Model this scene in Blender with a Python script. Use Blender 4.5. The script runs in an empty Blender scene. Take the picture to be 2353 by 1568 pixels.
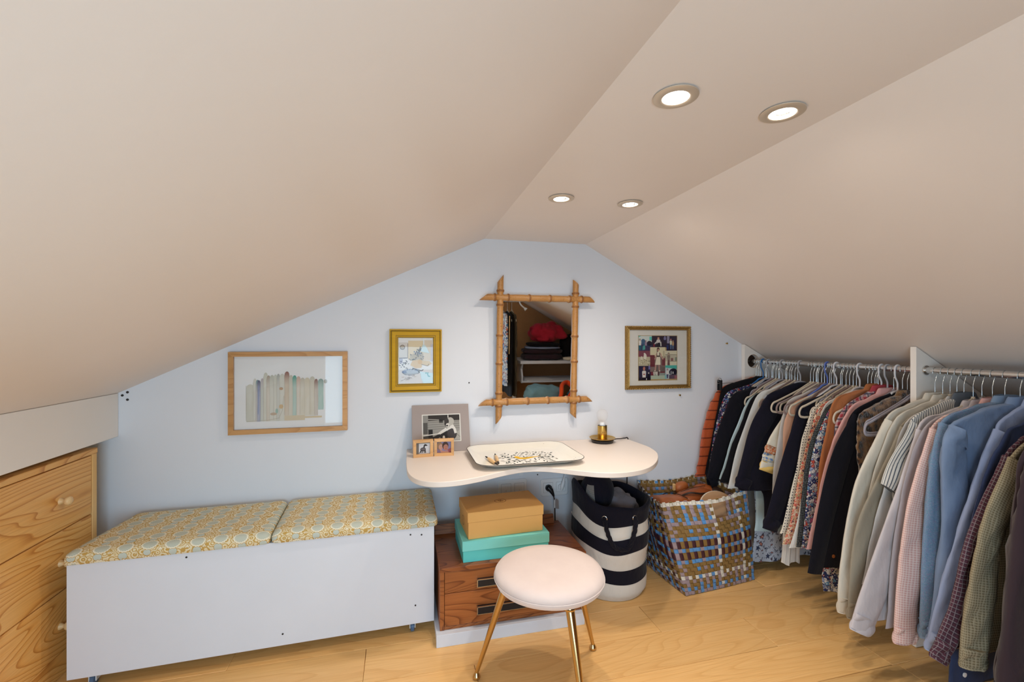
import bpy, bmesh, math, random
from mathutils import Vector, Matrix, noise
random.seed(7)
C = bpy.context.scene.collection
SC = bpy.context.scene
PI = math.pi

# ------------------------------------------------------------------ camera, world, lights, exposure
cam_d = bpy.data.cameras.new('camera')
cam_d.sensor_width = 36.0
cam_d.lens = 1040.0 / 2353.0 * 36.0
cam_d.shift_y = 3.0 / 2353.0
cam_d.clip_start = 0.02
cam = bpy.data.objects.new('camera', cam_d)
C.objects.link(cam)
cam.location = (0, 0, 1.22)
cam.rotation_euler = (PI / 2, 0, -math.radians(14.0))
SC.camera = cam

world = bpy.data.worlds.new('world')
SC.world = world
world.use_nodes = True
wn = world.node_tree
sky = wn.nodes.new('ShaderNodeTexSky')
sky.sky_type = 'HOSEK_WILKIE'
sky.turbidity = 3.0
sky.sun_direction = (0.5, 0.6, 0.6)
wn.links.new(sky.outputs[0], wn.nodes['Background'].inputs[0])
wn.nodes['Background'].inputs[1].default_value = 0.6

# daylight that falls through the wide opening in the wall behind the camera
day = bpy.data.lights.new('daylight', 'AREA')
day.shape = 'RECTANGLE'
day.size = 1.25
day.size_y = 0.85
day.energy = 18.0
day.color = (0.525, 0.785, 1.0)
dayo = bpy.data.objects.new('daylight', day)
C.objects.link(dayo)
dayo.location = (-0.18, -0.86, 0.74)
dayo.rotation_euler = (PI / 2, 0, 0)
DOWN_W = 9.2            # watts of each recessed downlight
DOWN_C = (1.0, 0.90, 0.785)

SC.view_settings.view_transform = 'Standard'
SC.view_settings.look = 'None'
SC.view_settings.exposure = 0.87
SC.view_settings.gamma = 1.0
SC.view_settings.use_curve_mapping = False

# ------------------------------------------------------------------ helpers: naming, meshes
def lin(h):
    if isinstance(h, (tuple, list)):
        return (h[0], h[1], h[2], 1.0)
    h = h.lstrip('#')
    c = [int(h[i:i + 2], 16) / 255 for i in (0, 2, 4)]
    return tuple(v / 12.92 if v <= 0.04045 else ((v + 0.055) / 1.055) ** 2.4 for v in c) + (1.0,)

def tag(o, label=None, cat=None, group=None, kind=None):
    if label: o['label'] = label
    if cat: o['category'] = cat
    if group: o['group'] = group
    if kind: o['kind'] = kind
    return o

def wloc(o):
    v = Vector((0, 0, 0))
    while o is not None:
        v += o.location
        o = o.parent
    return v

def thing(name, loc, label, cat, group=None):
    o = bpy.data.objects.new(name, None)
    o.empty_display_size = 0.05
    C.objects.link(o)
    o.location = loc
    return tag(o, label, cat, group)

class MB:
    """collects vertices, faces and uvs and links them as one mesh object (given in world space)"""
    def __init__(s):
        s.v = []; s.f = []; s.uv = {}; s.mi = {}; s.cm = 0; s.col = {}
    def vert(s, p):
        s.v.append((p[0], p[1], p[2])); return len(s.v) - 1
    def face(s, idx, uv=None, col=None):
        s.f.append(tuple(idx))
        k = len(s.f) - 1
        if uv: s.uv[k] = uv
        if s.cm: s.mi[k] = s.cm
        if col: s.col[k] = col
    def box(s, x0, x1, y0, y1, z0, z1):
        b = len(s.v)
        for z in (z0, z1):
            for p in ((x0, y0), (x1, y0), (x1, y1), (x0, y1)):
                s.v.append((p[0], p[1], z))
        for q in ((3, 2, 1, 0), (4, 5, 6, 7), (0, 1, 5, 4), (1, 2, 6, 5), (2, 3, 7, 6), (3, 0, 4, 7)):
            s.face([b + i for i in q])
        return s
    def prism(s, pts, axis, a0, a1):
        """2D polygon extruded along an axis: 'z' takes (x,y), 'y' takes (x,z), 'x' takes (y,z)"""
        b = len(s.v); n = len(pts)
        for a in (a0, a1):
            for p in pts:
                s.v.append({'z': (p[0], p[1], a), 'y': (p[0], a, p[1]), 'x': (a, p[0], p[1])}[axis])
        s.face([b + i for i in range(n)][::-1])
        s.face([b + n + i for i in range(n)])
        for i in range(n):
            j = (i + 1) % n
            s.face((b + i, b + j, b + n + j, b + n + i))
        return s
    def rings(s, rings, cap0=True, cap1=True, closed=False):
        n = len(rings[0]); ids = []
        for r in rings:
            ids.append([s.vert(p) for p in r])
        m = len(rings)
        for k in range(m if closed else m - 1):
            a = ids[k]; c = ids[(k + 1) % m]
            for i in range(n):
                j = (i + 1) % n
                s.face((a[i], a[j], c[j], c[i]))
        if not closed:
            if cap0: s.face(ids[0][::-1])
            if cap1: s.face(ids[-1])
        return s
    def lathe(s, prof, c=(0, 0, 0), n=32, axis='z', caps=(True, True)):
        rs = []
        for r, h in prof:
            ring = []
            for i in range(n):
                a = 2 * PI * i / n
                x, y = r * math.cos(a), r * math.sin(a)
                if axis == 'z': p = (c[0] + x, c[1] + y, c[2] + h)
                elif axis == 'y': p = (c[0] + x, c[1] + h, c[2] - y)
                else: p = (c[0] + h, c[1] + x, c[2] + y)
                ring.append(p)
            rs.append(ring)
        return s.rings(rs, caps[0], caps[1])
    def tube(s, pts, r, n=8, closed=False, flat=(1, 1), up=None):
        P = [Vector(p) for p in pts]; m = len(P)
        R = r if isinstance(r, (list, tuple)) else [r] * m
        T = []
        for i in range(m):
            if closed: t = P[(i + 1) % m] - P[i - 1]
            else: t = P[min(i + 1, m - 1)] - P[max(i - 1, 0)]
            T.append(t.normalized() if t.length > 1e-9 else Vector((0, 0, 1)))
        u = Vector(up) if up else (Vector((0, 0, 1)) if abs(T[0].z) < 0.9 else Vector((0, 1, 0)))
        rs = []
        for i in range(m):
            t = T[i]
            a = u - t * u.dot(t)
            if a.length < 1e-6: a = t.orthogonal()
            a.normalize()
            if not up: u = a
            b = t.cross(a)
            rs.append([P[i] + (a * math.cos(2 * PI * k / n) * flat[0] + b * math.sin(2 * PI * k / n) * flat[1]) * R[i] for k in range(n)])
        return s.rings(rs, closed=closed)
    def blob(s, c, size, p=0.8, amp=0.0, freq=3.0, seed=0, nu=36, nv=18, rot=None, fold=0.0, ff=5.0):
        """rounded lump with soft cloth-like creases"""
        def sp(x, e): return math.copysign(abs(x) ** e, x)
        M = rot or Matrix.Identity(3)
        rs = []
        for j in range(1, nv):
            th = PI * j / nv - PI / 2
            ring = []
            for i in range(nu):
                ph = 2 * PI * i / nu
                d = Vector((sp(math.cos(th), p) * sp(math.cos(ph), p), sp(math.cos(th), p) * sp(math.sin(ph), p), sp(math.sin(th), p)))
                q = Vector((d.x * size[0], d.y * size[1], d.z * size[2]))
                w = Vector((q.x + seed * 3.1, q.y - seed * 1.7, q.z + seed)) * freq
                k = 1 + amp * noise.noise(w) + amp * 0.5 * noise.noise(w * 2.3)
                if fold: k += fold * (abs(noise.noise(w * (ff / freq))) - 0.25)
                q = M @ (q * k)
                ring.append((c[0] + q.x, c[1] + q.y, c[2] + q.z))
            rs.append(ring)
        return s.rings(rs)
    def build(s, name, m, parent=None, bevel=0, smooth=None, seg=2, label=None, origin=None):
        me = bpy.data.meshes.new(name)
        if parent is not None: off = wloc(parent)
        elif origin is not None: off = Vector(origin)
        else:
            xs = [v[0] for v in s.v]; ys = [v[1] for v in s.v]; zs = [v[2] for v in s.v]
            off = Vector(((min(xs) + max(xs)) / 2, (min(ys) + max(ys)) / 2, min(zs)))
        me.from_pydata([(v[0] - off.x, v[1] - off.y, v[2] - off.z) for v in s.v], [], s.f)
        if s.uv:
            ul = me.uv_layers.new(name='UVMap')
            for pi, po in enumerate(me.polygons):
                u = s.uv.get(pi)
                if u:
                    for k, li in enumerate(po.loop_indices): ul.data[li].uv = u[k]
        if s.col:
            ca = me.color_attributes.new('print', 'FLOAT_COLOR', 'CORNER')
            for pi, po in enumerate(me.polygons):
                cc = s.col.get(pi, (1, 1, 1, 1))
                for q, li in enumerate(po.loop_indices): ca.data[li].color = cc[q] if isinstance(cc, list) else cc
        for mm in (m if isinstance(m, (list, tuple)) else [m]): me.materials.append(mm)
        if s.mi:
            for k, i in s.mi.items(): me.polygons[k].material_index = i
        me.validate()
        bm = bmesh.new(); bm.from_mesh(me)
        if not s.col: bmesh.ops.recalc_face_normals(bm, faces=bm.faces)
        bm.to_mesh(me); bm.free()
        if smooth:
            for po in me.polygons: po.use_smooth = True
            me.set_sharp_from_angle(angle=math.radians(smooth))
        o = bpy.data.objects.new(name, me)
        C.objects.link(o)
        if parent is not None: o.parent = parent
        else: o.location = off
        if bevel:
            md = o.modifiers.new('bevel', 'BEVEL')
            md.width = bevel; md.segments = seg; md.limit_method = 'ANGLE'; md.angle_limit = math.radians(40)
            if not smooth:
                for po in me.polygons: po.use_smooth = True
                me.set_sharp_from_angle(angle=math.radians(35))
        if label: o['label'] = label
        return o

def copy_tree(o, parent=None):
    c = o.copy(); C.objects.link(c)
    if parent is not None: c.parent = parent
    for ch in list(o.children): copy_tree(ch, c)
    return c

def struct(o): o['kind'] = 'structure'; return o

def spline(pts, n=8, closed=False):
    P = [Vector(p) for p in pts]; m = len(P); out = []
    for i in range(m if closed else m - 1):
        if closed: a, b, c, d = P[i - 1], P[i], P[(i + 1) % m], P[(i + 2) % m]
        else: a, b, c, d = P[max(i - 1, 0)], P[i], P[i + 1], P[min(i + 2, m - 1)]
        for k in range(n):
            t = k / n
            out.append(0.5 * ((2 * b) + (c - a) * t + (2 * a - 5 * b + 4 * c - d) * t * t + (3 * b - a - 3 * c + d) * t ** 3))
    if not closed: out.append(P[-1])
    return out

def rrect(x0, x1, y0, y1, r, n=6):
    out = []
    for cx, cy, a0 in ((x1 - r, y1 - r, 0), (x0 + r, y1 - r, 90), (x0 + r, y0 + r, 180), (x1 - r, y0 + r, 270)):
        for k in range(n + 1):
            a = math.radians(a0 + 90 * k / n)
            out.append((cx + r * math.cos(a), cy + r * math.sin(a)))
    return out
# ------------------------------------------------------------------ materials (all procedural)
class NT:
    def __init__(s, name, rough=0.5, metal=0.0, spec=0.5):
        s.m = bpy.data.materials.new(name); s.m.use_nodes = True
        s.t = s.m.node_tree; s.b = s.t.nodes['Principled BSDF']
        s.b.inputs['Roughness'].default_value = rough
        s.b.inputs['Metallic'].default_value = metal
        s.b.inputs['Specular IOR Level'].default_value = spec
    def n(s, ty, **kw):
        x = s.t.nodes.new('ShaderNode' + ty)
        for k, v in kw.items(): setattr(x, k, v)
        return x
    def put(s, sock, v):
        if isinstance(v, bpy.types.NodeSocket): s.t.links.new(v, sock)
        else: sock.default_value = v
    def obj(s): return s.n('TexCoord').outputs['Object']
    def uv(s): return s.n('TexCoord').outputs['UV']
    def map(s, vec, scale=(1, 1, 1), loc=(0, 0, 0), rot=(0, 0, 0)):
        x = s.n('Mapping'); s.put(x.inputs['Vector'], vec)
        x.inputs['Scale'].default_value = scale; x.inputs['Location'].default_value = loc; x.inputs['Rotation'].default_value = rot
        return x.outputs[0]
    def noise(s, vec, scale=5, detail=3, rough=0.5, dist=0.0, out='Fac'):
        x = s.n('TexNoise'); s.put(x.inputs['Vector'], vec)
        x.inputs['Scale'].default_value = scale; x.inputs['Detail'].default_value = detail
        x.inputs['Roughness'].default_value = rough; x.inputs['Distortion'].default_value = dist
        return x.outputs[out]
    def vor(s, vec, scale=5, feature='F1', out='Distance', rnd=1.0):
        x = s.n('TexVoronoi', feature=feature); s.put(x.inputs['Vector'], vec)
        x.inputs['Scale'].default_value = scale; x.inputs['Randomness'].default_value = rnd
        return x.outputs[out]
    def angle(s, vec, scale, rnd=1.0):
        pos = s.vor(vec, scale, out='Position', rnd=rnd)
        x = s.n('VectorMath', operation='SUBTRACT'); s.put(x.inputs[0], vec); s.put(x.inputs[1], pos)
        q = s.sep(x.outputs[0])
        return s.math('ARCTAN2', q[1], q[0])
    def wave(s, vec, scale, dist=0.0, detail=2, ds=1.0, dirn='X'):
        x = s.n('TexWave', wave_type='BANDS', bands_direction=dirn); s.put(x.inputs['Vector'], vec)
        x.inputs['Scale'].default_value = scale; x.inputs['Distortion'].default_value = dist
        x.inputs['Detail'].default_value = detail; x.inputs['Detail Scale'].default_value = ds
        return x.outputs['Fac']
    def math(s, op, a, b=0.0, c=None):
        x = s.n('Math', operation=op); s.put(x.inputs[0], a); s.put(x.inputs[1], b)
        if c is not None: s.put(x.inputs[2], c)
        return x.outputs[0]
    def sep(s, vec):
        x = s.n('SeparateXYZ'); s.put(x.inputs[0], vec); return x.outputs
    def comb(s, x_, y_, z_=0.0):
        x = s.n('CombineXYZ'); s.put(x.inputs[0], x_); s.put(x.inputs[1], y_); s.put(x.inputs[2], z_); return x.outputs[0]
    def ramp(s, fac, stops, interp='LINEAR'):
        x = s.n('ValToRGB'); s.put(x.inputs[0], fac); r = x.color_ramp; r.interpolation = interp
        while len(r.elements) < len(stops): r.elements.new(0.5)
        for e, (p, c) in zip(r.elements, stops): e.position = p; e.color = lin(c)
        return x.outputs[0]
    def mix(s, fac, a, b, mode='MIX'):
        x = s.n('Mix', data_type='RGBA', blend_type=mode)
        s.put(x.inputs[0], fac)
        s.put(x.inputs[6], a if isinstance(a, bpy.types.NodeSocket) else lin(a))
        s.put(x.inputs[7], b if isinstance(b, bpy.types.NodeSocket) else lin(b))
        return x.outputs[2]
    def base(s, c):
        s.put(s.b.inputs['Base Color'], c if isinstance(c, bpy.types.NodeSocket) else lin(c)); return s
    def bump(s, h, strength=0.3, dist=0.002):
        x = s.n('Bump'); s.put(x.inputs['Height'], h)
        x.inputs['Strength'].default_value = strength; x.inputs['Distance'].default_value = dist
        s.put(s.b.inputs['Normal'], x.outputs[0]); return s
    def sheen(s, w=0.3):
        s.b.inputs['Sheen Weight'].default_value = w; return s
    def band(s, coord, period, width, off=0.0):
        """1 inside a stripe that covers `width` of each period"""
        f = s.math('FRACT', s.math('ADD', s.math('DIVIDE', coord, period), off + 50.0))
        return s.math('LESS_THAN', f, width)

def plain(name, col, rough=0.5, metal=0.0, var=0.0, bs=0.0, bscale=200, spec=0.5):
    k = NT(name, rough, metal, spec)
    if var:
        f = k.noise(k.obj(), 9, 4)
        c = lin(col)
        k.base(k.mix(f, tuple(x * (1 - var) for x in c[:3]), tuple(min(1, x * (1 + var)) for x in c[:3])))
    else: k.base(col)
    if bs: k.bump(k.noise(k.obj(), bscale, 3), bs, 0.001)
    return k.m

def paint(name, col, rough=0.55):
    k = NT(name, rough, spec=0.35)
    f = k.noise(k.obj(), 2.2, 4, 0.55)
    c = lin(col)
    k.base(k.mix(f, tuple(x * 0.965 for x in c[:3]), tuple(min(1, x * 1.02) for x in c[:3])))
    k.bump(k.noise(k.obj(), 26, 4, 0.6), 0.10, 0.004)
    return k.m

def wood(name, dark, mid, light, along='x', scale=1.0, contrast=1.0, rough=0.45, dist=5.0, rings=9.0, spec=0.4):
    k = NT(name, rough, spec=spec)
    o = k.obj()
    info = k.n('ObjectInfo').outputs['Random']
    off = k.comb(k.math('MULTIPLY', info, 7.3), k.math('MULTIPLY', info, 13.1), k.math('MULTIPLY', info, 5.7))
    add = k.n('VectorMath', operation='ADD'); k.put(add.inputs[0], o); k.put(add.inputs[1], off)
    sc = {'x': (0.16, 1, 1), 'y': (1, 0.16, 1), 'z': (1, 1, 0.16)}[along]
    v = k.map(add.outputs[0], tuple(a * scale for a in sc))
    big = k.noise(v, 3.2, 1.5, 0.4, 0.25)
    ring = k.math('FRACT', k.math('MULTIPLY', big, rings))
    ring = k.math('POWER', ring, 2.2)
    sc2 = {'x': (4, 160, 160), 'y': (160, 4, 160), 'z': (160, 160, 4)}[along]
    fine = k.noise(k.map(add.outputs[0], tuple(a * scale for a in sc2)), 1.0, 3, 0.6)
    c = k.ramp(ring, [(0.0, light), (0.5, mid), (0.9, dark), (1.0, mid)])
    c = k.mix(contrast, mid, c)
    c = k.mix(k.math('MULTIPLY', k.math('SUBTRACT', 0.62, fine), 0.9), c, dark)
    tone = k.math('ADD', 0.9, k.math('MULTIPLY', info, 0.2))
    c = k.mix(1.0, c, k.comb(tone, tone, tone), 'MULTIPLY')
    k.base(c)
    k.bump(fine, 0.08, 0.0006)
    return k.m

def cloth(name, col, rough=0.85, sheen=0.25, weave=900, wr=0.25, var=0.06):
    k = NT(name, rough, spec=0.2)
    c = lin(col)
    k.base(k.mix(k.noise(k.obj(), 14, 3), tuple(x * (1 - var) for x in c[:3]), tuple(min(1, x * (1 + var)) for x in c[:3])))
    k.sheen(sheen * 0.4)
    k.bump(k.noise(k.map(k.obj(), (1, 1, 0.45)), 17, 4, 0.55), min(1, wr * 2), 0.012)
    return k.m

def checks(name, bg, l1, l2, period=0.03, w1=0.25, w2=0.1, l3=None):
    k = NT(name, 0.85, spec=0.2); u = k.sep(k.uv())
    a = k.band(u[0], period, w1); b = k.band(u[1], period, w1)
    c = k.mix(k.math('MULTIPLY', k.math('ADD', a, b), 0.5), bg, l1)
    a2 = k.band(u[0], period, w2, 0.45); b2 = k.band(u[1], period, w2, 0.45)
    c = k.mix(k.math('MULTIPLY', k.math('MAXIMUM', a2, b2), 0.8), c, l2)
    if l3:
        a3 = k.band(u[0], period * 2, 0.06, 0.3); b3 = k.band(u[1], period * 2, 0.06, 0.3)
        c = k.mix(k.math('MAXIMUM', a3, b3), c, l3)
    k.base(c); k.bump(k.noise(k.map(k.obj(), (1, 1, 0.45)), 17, 4, 0.55), 0.5, 0.012)
    return k.m

def stripes(name, bg, l1, period=0.012, w=0.3, axis=0):
    k = NT(name, 0.85, spec=0.2); u = k.sep(k.uv())
    k.base(k.mix(k.band(u[axis], period, w), bg, l1)); k.bump(k.noise(k.map(k.obj(), (1, 1, 0.45)), 17, 4, 0.55), 0.5, 0.012)
    return k.m

def floral(name, bg, cols, scale=60, line='#1b2038', lw=0.06, fill=0.42):
    """scattered flowers and leaves: cells filled with random colours, dark outlines"""
    k = NT(name, 0.85, spec=0.2)
    v = k.map(k.uv(), (1, 1, 1))
    wob = k.noise(v, scale * 0.6, 2, 0.5, 0, 'Color')
    w = k.n('VectorMath', operation='SCALE'); k.put(w.inputs[0], wob); w.inputs['Scale'].default_value = 1.1 / scale
    ad = k.n('VectorMath', operation='ADD'); k.put(ad.inputs[0], v); k.put(ad.inputs[1], w.outputs[0])
    n = len(cols)
    def layer(c, sc, off, fl, pet, shift):
        q = k.map(ad.outputs[0], (1, 1, 1), off)
        d, cc = k.vor(q, sc), k.vor(q, sc, out='Color')
        th = k.angle(q, sc)
        rr_ = k.sep(cc)
        d = k.math('MULTIPLY', d, k.math('ADD', 1.0, k.math('MULTIPLY', k.math('SINE', k.math('ADD', k.math('MULTIPLY', th, pet), k.math('MULTIPLY', rr_[1], 6.28))), 0.26)))
        r = k.math('FRACT', k.math('ADD', rr_[0], shift))
        pick = k.ramp(r, [(i / n, x) for i, x in enumerate(cols)], 'CONSTANT')
        c = k.mix(k.math('LESS_THAN', d, fl), c, pick)
        ring = k.math('LESS_THAN', k.math('ABSOLUTE', k.math('SUBTRACT', d, fl)), lw)
        c = k.mix(k.math('MULTIPLY', ring, 0.8), c, line)
        return k.mix(k.math('LESS_THAN', d, fl * 0.28), c, bg), d
    c, _ = layer(lin(bg), scale * 1.7, (.013, .029, 0), fill * .95, 2.0, 0.37)
    c, _ = layer(c, scale, (0, 0, 0), fill * 1.05, 5.0, 0.0)
    k.base(c); k.bump(k.noise(k.map(k.obj(), (1, 1, 0.45)), 17, 4, 0.55), 0.5, 0.012)
    return k.m

def dots(name, bg, dot, scale=70, r=0.2):
    k = NT(name, 0.85, spec=0.2); d = k.vor(k.uv(), scale, rnd=0.15)
    k.base(k.mix(k.math('LESS_THAN', d, r), bg, dot)); k.bump(k.noise(k.map(k.obj(), (1, 1, 0.45)), 17, 4, 0.55), 0.5, 0.012)
    return k.m

M = {}
M['ceiling'] = paint('ceiling_paint', '#ebdfd7', 0.42)
M['wall'] = paint('wall_paint', '#e1e3e9', 0.6)
M['eaves_shade'] = paint('grey_eaves_shade', '#86807c', 0.8)  # right wall greyed: shade behind the hanging clothes is put into its colour
M['trimw'] = paint('white_trim_paint', '#f1e9e1', 0.5)
M['board'] = plain('brown_fibreboard', '#b4875a', 0.85, var=0.12, bs=0.3, bscale=300)
M['floor'] = wood('oak_laminate', '#cc8c46', '#f4c27e', '#f8d090', 'x', 1.5, 0.22, 0.36, 5, 20)
M['subfloor'] = plain('subfloor', '#6b4a28', 0.9)
M['pine'] = wood('pine', '#bb722c', '#f0b260', '#f5c176', 'y', 1.6, 0.75, 0.38, 5, 30)
M['pine_z'] = wood('pine_upright', '#c08a48', '#e8b76e', '#f2ca8c', 'z', 1.5, 0.7, 0.4, 5, 6)
M['pale_knob'] = wood('pale_knob_wood', '#c9934f', '#e6bf86', '#f0d2a2', 'x', 2, 0.5, 0.35)
M['walnut'] = wood('walnut', '#5f2d12', '#a05c2e', '#b06a38', 'x', 2.0, 0.7, 0.35, 5, 26)
M['walnut_d'] = wood('walnut_top', '#4a2210', '#8a4d26', '#9a5a30', 'x', 2.0, 0.7, 0.33, 5, 26)
M['frame_oak'] = wood('oak_frame', '#a8763e', '#c79257', '#d3a36a', 'x', 3, 0.5, 0.45)
M['frame_beech'] = wood('beech_frame', '#c08a50', '#d8a46a', '#e2b37d', 'x', 3, 0.4, 0.45)
M['white_lam'] = plain('white_laminate', '#dde2ec', 0.45, var=0.02, bs=0.05, bscale=40)
M['cream_lam'] = plain('cream_desk_paint', '#eee2d8', 0.42, var=0.02)
M['white'] = plain('white_plastic', '#e9eaec', 0.4)
M['enamel'] = plain('white_enamel', '#efebe0', 0.18, var=0.02)
M['black'] = plain('black_plastic', '#17161a', 0.4)
M['blackrub'] = plain('black_rubber_cable', '#141318', 0.55)
M['chrome'] = plain('chrome', '#d9d8d6', 0.14, 1.0)
M['steel'] = plain('hook_wire_steel', '#c4c9cb', 0.25, 1.0)
M['brushed'] = plain('brushed_nickel', '#d6c9b8', 0.5, 0.55)
M['brass'] = plain('satin_brass', '#cda85c', 0.3, 1.0)
M['goldleg'] = plain('polished_gold_metal', '#c8aa78', 0.2, 1.0)
M['screw'] = plain('dark_screw_metal', '#3a3634', 0.5, 0.7)
M['velvet'] = None
k = NT('pink_velvet', 0.8, spec=0.2)
k.base(k.mix(k.noise(k.obj(), 12, 4), '#d9c6c0', '#ead9d1')); k.sheen(0.5); k.bump(k.noise(k.obj(), 380, 2), 0.15, 0.001); M['velvet'] = k.m
M['kraft'] = plain('kraft_cardboard', '#dfaa62', 0.7, var=0.04, bs=0.05)
M['kraft_p'] = plain('brown_print_ink', '#7a4516', 0.8)
M['tqbox'] = plain('turquoise_cardboard', '#5ec9c4', 0.6, var=0.03)
M['tqlid'] = plain('pale_turquoise_lid', '#7fd6cf', 0.6, var=0.03)
M['mirror'] = plain('mirror_silver', '#e4e6e6', 0.015, 1.0)
k = NT('bulb_glass', 0.25, spec=0.5); k.base('#f2eeea')
tr = k.n('BsdfTransparent'); gl = k.n('BsdfGlossy'); gl.inputs['Roughness'].default_value = 0.03
fr = k.n('LayerWeight'); fr.inputs[0].default_value = 0.25
m1 = k.n('MixShader'); m1.inputs[0].default_value = 0.13; k.put(m1.inputs[1], tr.outputs[0]); k.put(m1.inputs[2], k.b.outputs[0])
m2 = k.n('MixShader'); k.put(m2.inputs[0], k.math('MULTIPLY', k.math('POWER', fr.outputs['Facing'], 2.5), 0.45)); k.put(m2.inputs[1], m1.outputs[0]); k.put(m2.inputs[2], gl.outputs[0])
k.put(k.t.nodes['Material Output'].inputs[0], m2.outputs[0]); M['bulb'] = k.m
# thin picture glass: mostly clear, with a mirror-like film
k = NT('picture_glass', 0.02)
tr = k.n('BsdfTransparent'); gl = k.n('BsdfGlossy'); gl.inputs['Roughness'].default_value = 0.01
fr = k.n('Fresnel'); fr.inputs[0].default_value = 1.5
mx = k.n('MixShader'); k.put(mx.inputs[0], k.math('MULTIPLY', fr.outputs[0], 0.38)); k.put(mx.inputs[1], tr.outputs[0]); k.put(mx.inputs[2], gl.outputs[0])
k.put(k.t.nodes['Material Output'].inputs[0], mx.outputs[0]); M['glass'] = k.m
k = NT('print_ink', 0.6, spec=0.2)
va = k.n('VertexColor', layer_name='print'); k.base(va.outputs[0]); M['print'] = k.m
M['paper'] = plain('art_paper', '#e9e6e4', 0.7)
M['mat_board'] = plain('cream_mat_board', '#d8d2c8', 0.8)
M['mat_grey'] = plain('grey_mauve_mat_board', '#a1948f', 0.8, var=0.02)
# ochre frame with worn dark lines
k = NT('ochre_frame_paint', 0.45)
f = k.noise(k.map(k.obj(), (8, 8, 60)), 1.0, 4, 0.6)
k.base(k.mix(k.math('MULTIPLY', f, 0.5), '#d7a81c', '#8f6a12')); M['ochre'] = k.m
M['ochre_d'] = plain('dark_frame_groove', '#4c3510', 0.6)
k = NT('antique_gold', 0.4, 0.6)
k.base(k.mix(k.noise(k.obj(), 160, 3), '#5d4520', '#c39a55')); k.bump(k.noise(k.obj(), 220, 2), 0.6, 0.003); M['gilt'] = k.m
# bamboo
k = NT('bamboo', 0.42)
o_ = k.obj(); sp = k.noise(o_, 130, 3, 0.7); bl = k.noise(k.map(o_, (9, 9, 9)), 1.0, 3)
c = k.mix(bl, '#a8733c', '#c48f52'); c = k.mix(k.math('MULTIPLY', k.math('GREATER_THAN', sp, 0.62), 0.55), c, '#5f3714'); k.base(c)
k.bump(sp, 0.15, 0.001); M['bamboo'] = k.m
M['bamboo_n'] = plain('bamboo_node', '#8d5a2a', 0.5, var=0.2)
# bench cushion fabric: aqua medallions among gold scrolls on cream
k = NT('medallion_fabric', 0.8, spec=0.2)
xyz = k.sep(k.obj()); v = k.comb(xyz[0], k.math('ADD', xyz[1], xyz[2]), 0.0)
d0 = k.vor(v, 48, rnd=0.85)
c = k.mix(k.math('LESS_THAN', k.math('FRACT', k.math('MULTIPLY', d0, 3.4)), 0.40), '#e6d9b6', '#c7a25a')
d3 = k.vor(k.map(v, (1, 1, 1), (0.02, 0.013, 0)), 34, rnd=0.9); t3 = k.angle(k.map(v, (1, 1, 1), (0.02, 0.013, 0)), 34, 0.9)
d3 = k.math('MULTIPLY', d3, k.math('ADD', 1.0, k.math('MULTIPLY', k.math('SINE', k.math('MULTIPLY', t3, 3.0)), 0.3)))
c = k.mix(k.math('LESS_THAN', d3, 0.26), c, '#c09a50'); c = k.mix(k.math('LESS_THAN', d3, 0.20), c, '#ebe3ca')
m2 = k.map(v, (1, 1, 1), (0.37, 0.11, 0)); b2 = k.vor(m2, 13.5, rnd=0.12)
c = k.mix(k.math('LESS_THAN', b2, 0.20), c, '#bd974c'); c = k.mix(k.math('LESS_THAN', b2, 0.18), c, '#c5cdc3')
b1 = k.vor(v, 13.5, rnd=0.12); t1 = k.angle(v, 13.5, 0.12)
sc1 = k.math('ADD', 1.0, k.math('MULTIPLY', k.math('ABSOLUTE', k.math('SINE', k.math('MULTIPLY', t1, 8.0))), -0.10))
d1 = k.math('MULTIPLY', b1, sc1)
c = k.mix(k.math('LESS_THAN', d1, 0.355), c, '#bd974c'); c = k.mix(k.math('LESS_THAN', d1, 0.335), c, '#ebe4cc')
ray = k.math('GREATER_THAN', k.math('SINE', k.math('MULTIPLY', t1, 16.0)), 0.55)
c = k.mix(k.math('LESS_THAN', d1, 0.265), c, k.mix(k.math('MULTIPLY', ray, 0.35), '#c6cabb', '#adb09b'))
k.base(c); k.bump(k.noise(k.obj(), 500, 2), 0.15, 0.001); M['medallion'] = k.m
M['canvas'] = cloth('natural_canvas', '#ded8cf', 0.9, 0.2, wr=0.3)
M['navyfelt'] = cloth('navy_canvas', '#141320', 0.9, 0.2, wr=0.3)
M['rope'] = cloth('black_rope', '#17151f', 0.9, 0.2)
M['hat'] = cloth('navy_wool_hat', '#141320', 0.95, 0.2, wr=0.35)
M['knit'] = stripes('grey_knit', '#8e8b88', '#56534f', 0.0045, 0.4, 1)
M['greyfleece'] = cloth('grey_fleece', '#767680', 0.95, 0.5, wr=0.4)
def leather(n, c, d):
    k = NT(n, 0.45, spec=0.4); f = k.noise(k.obj(), 18, 4, 0.6)
    k.base(k.mix(f, c, d)); k.bump(k.noise(k.obj(), 60, 4, 0.6), 0.4, 0.002); return k.m
M['tan'] = leather('tan_leather', '#b76c3a', '#8d4a22')
M['tan2'] = leather('chestnut_leather', '#a85a2b', '#7b3f1c')
M['darkleather'] = leather('dark_brown_leather', '#3d2618', '#241710')
M['sole'] = plain('suede_insole', '#a88462', 0.9, var=0.06)
def strip_mat(n, c):
    k = NT(n, 0.35, spec=0.45); f = k.noise(k.obj(), 60, 2)
    cc = lin(c); k.base(k.mix(f, tuple(x * 0.85 for x in cc[:3]), tuple(min(1, x * 1.12) for x in cc[:3]))); return k.m
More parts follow.
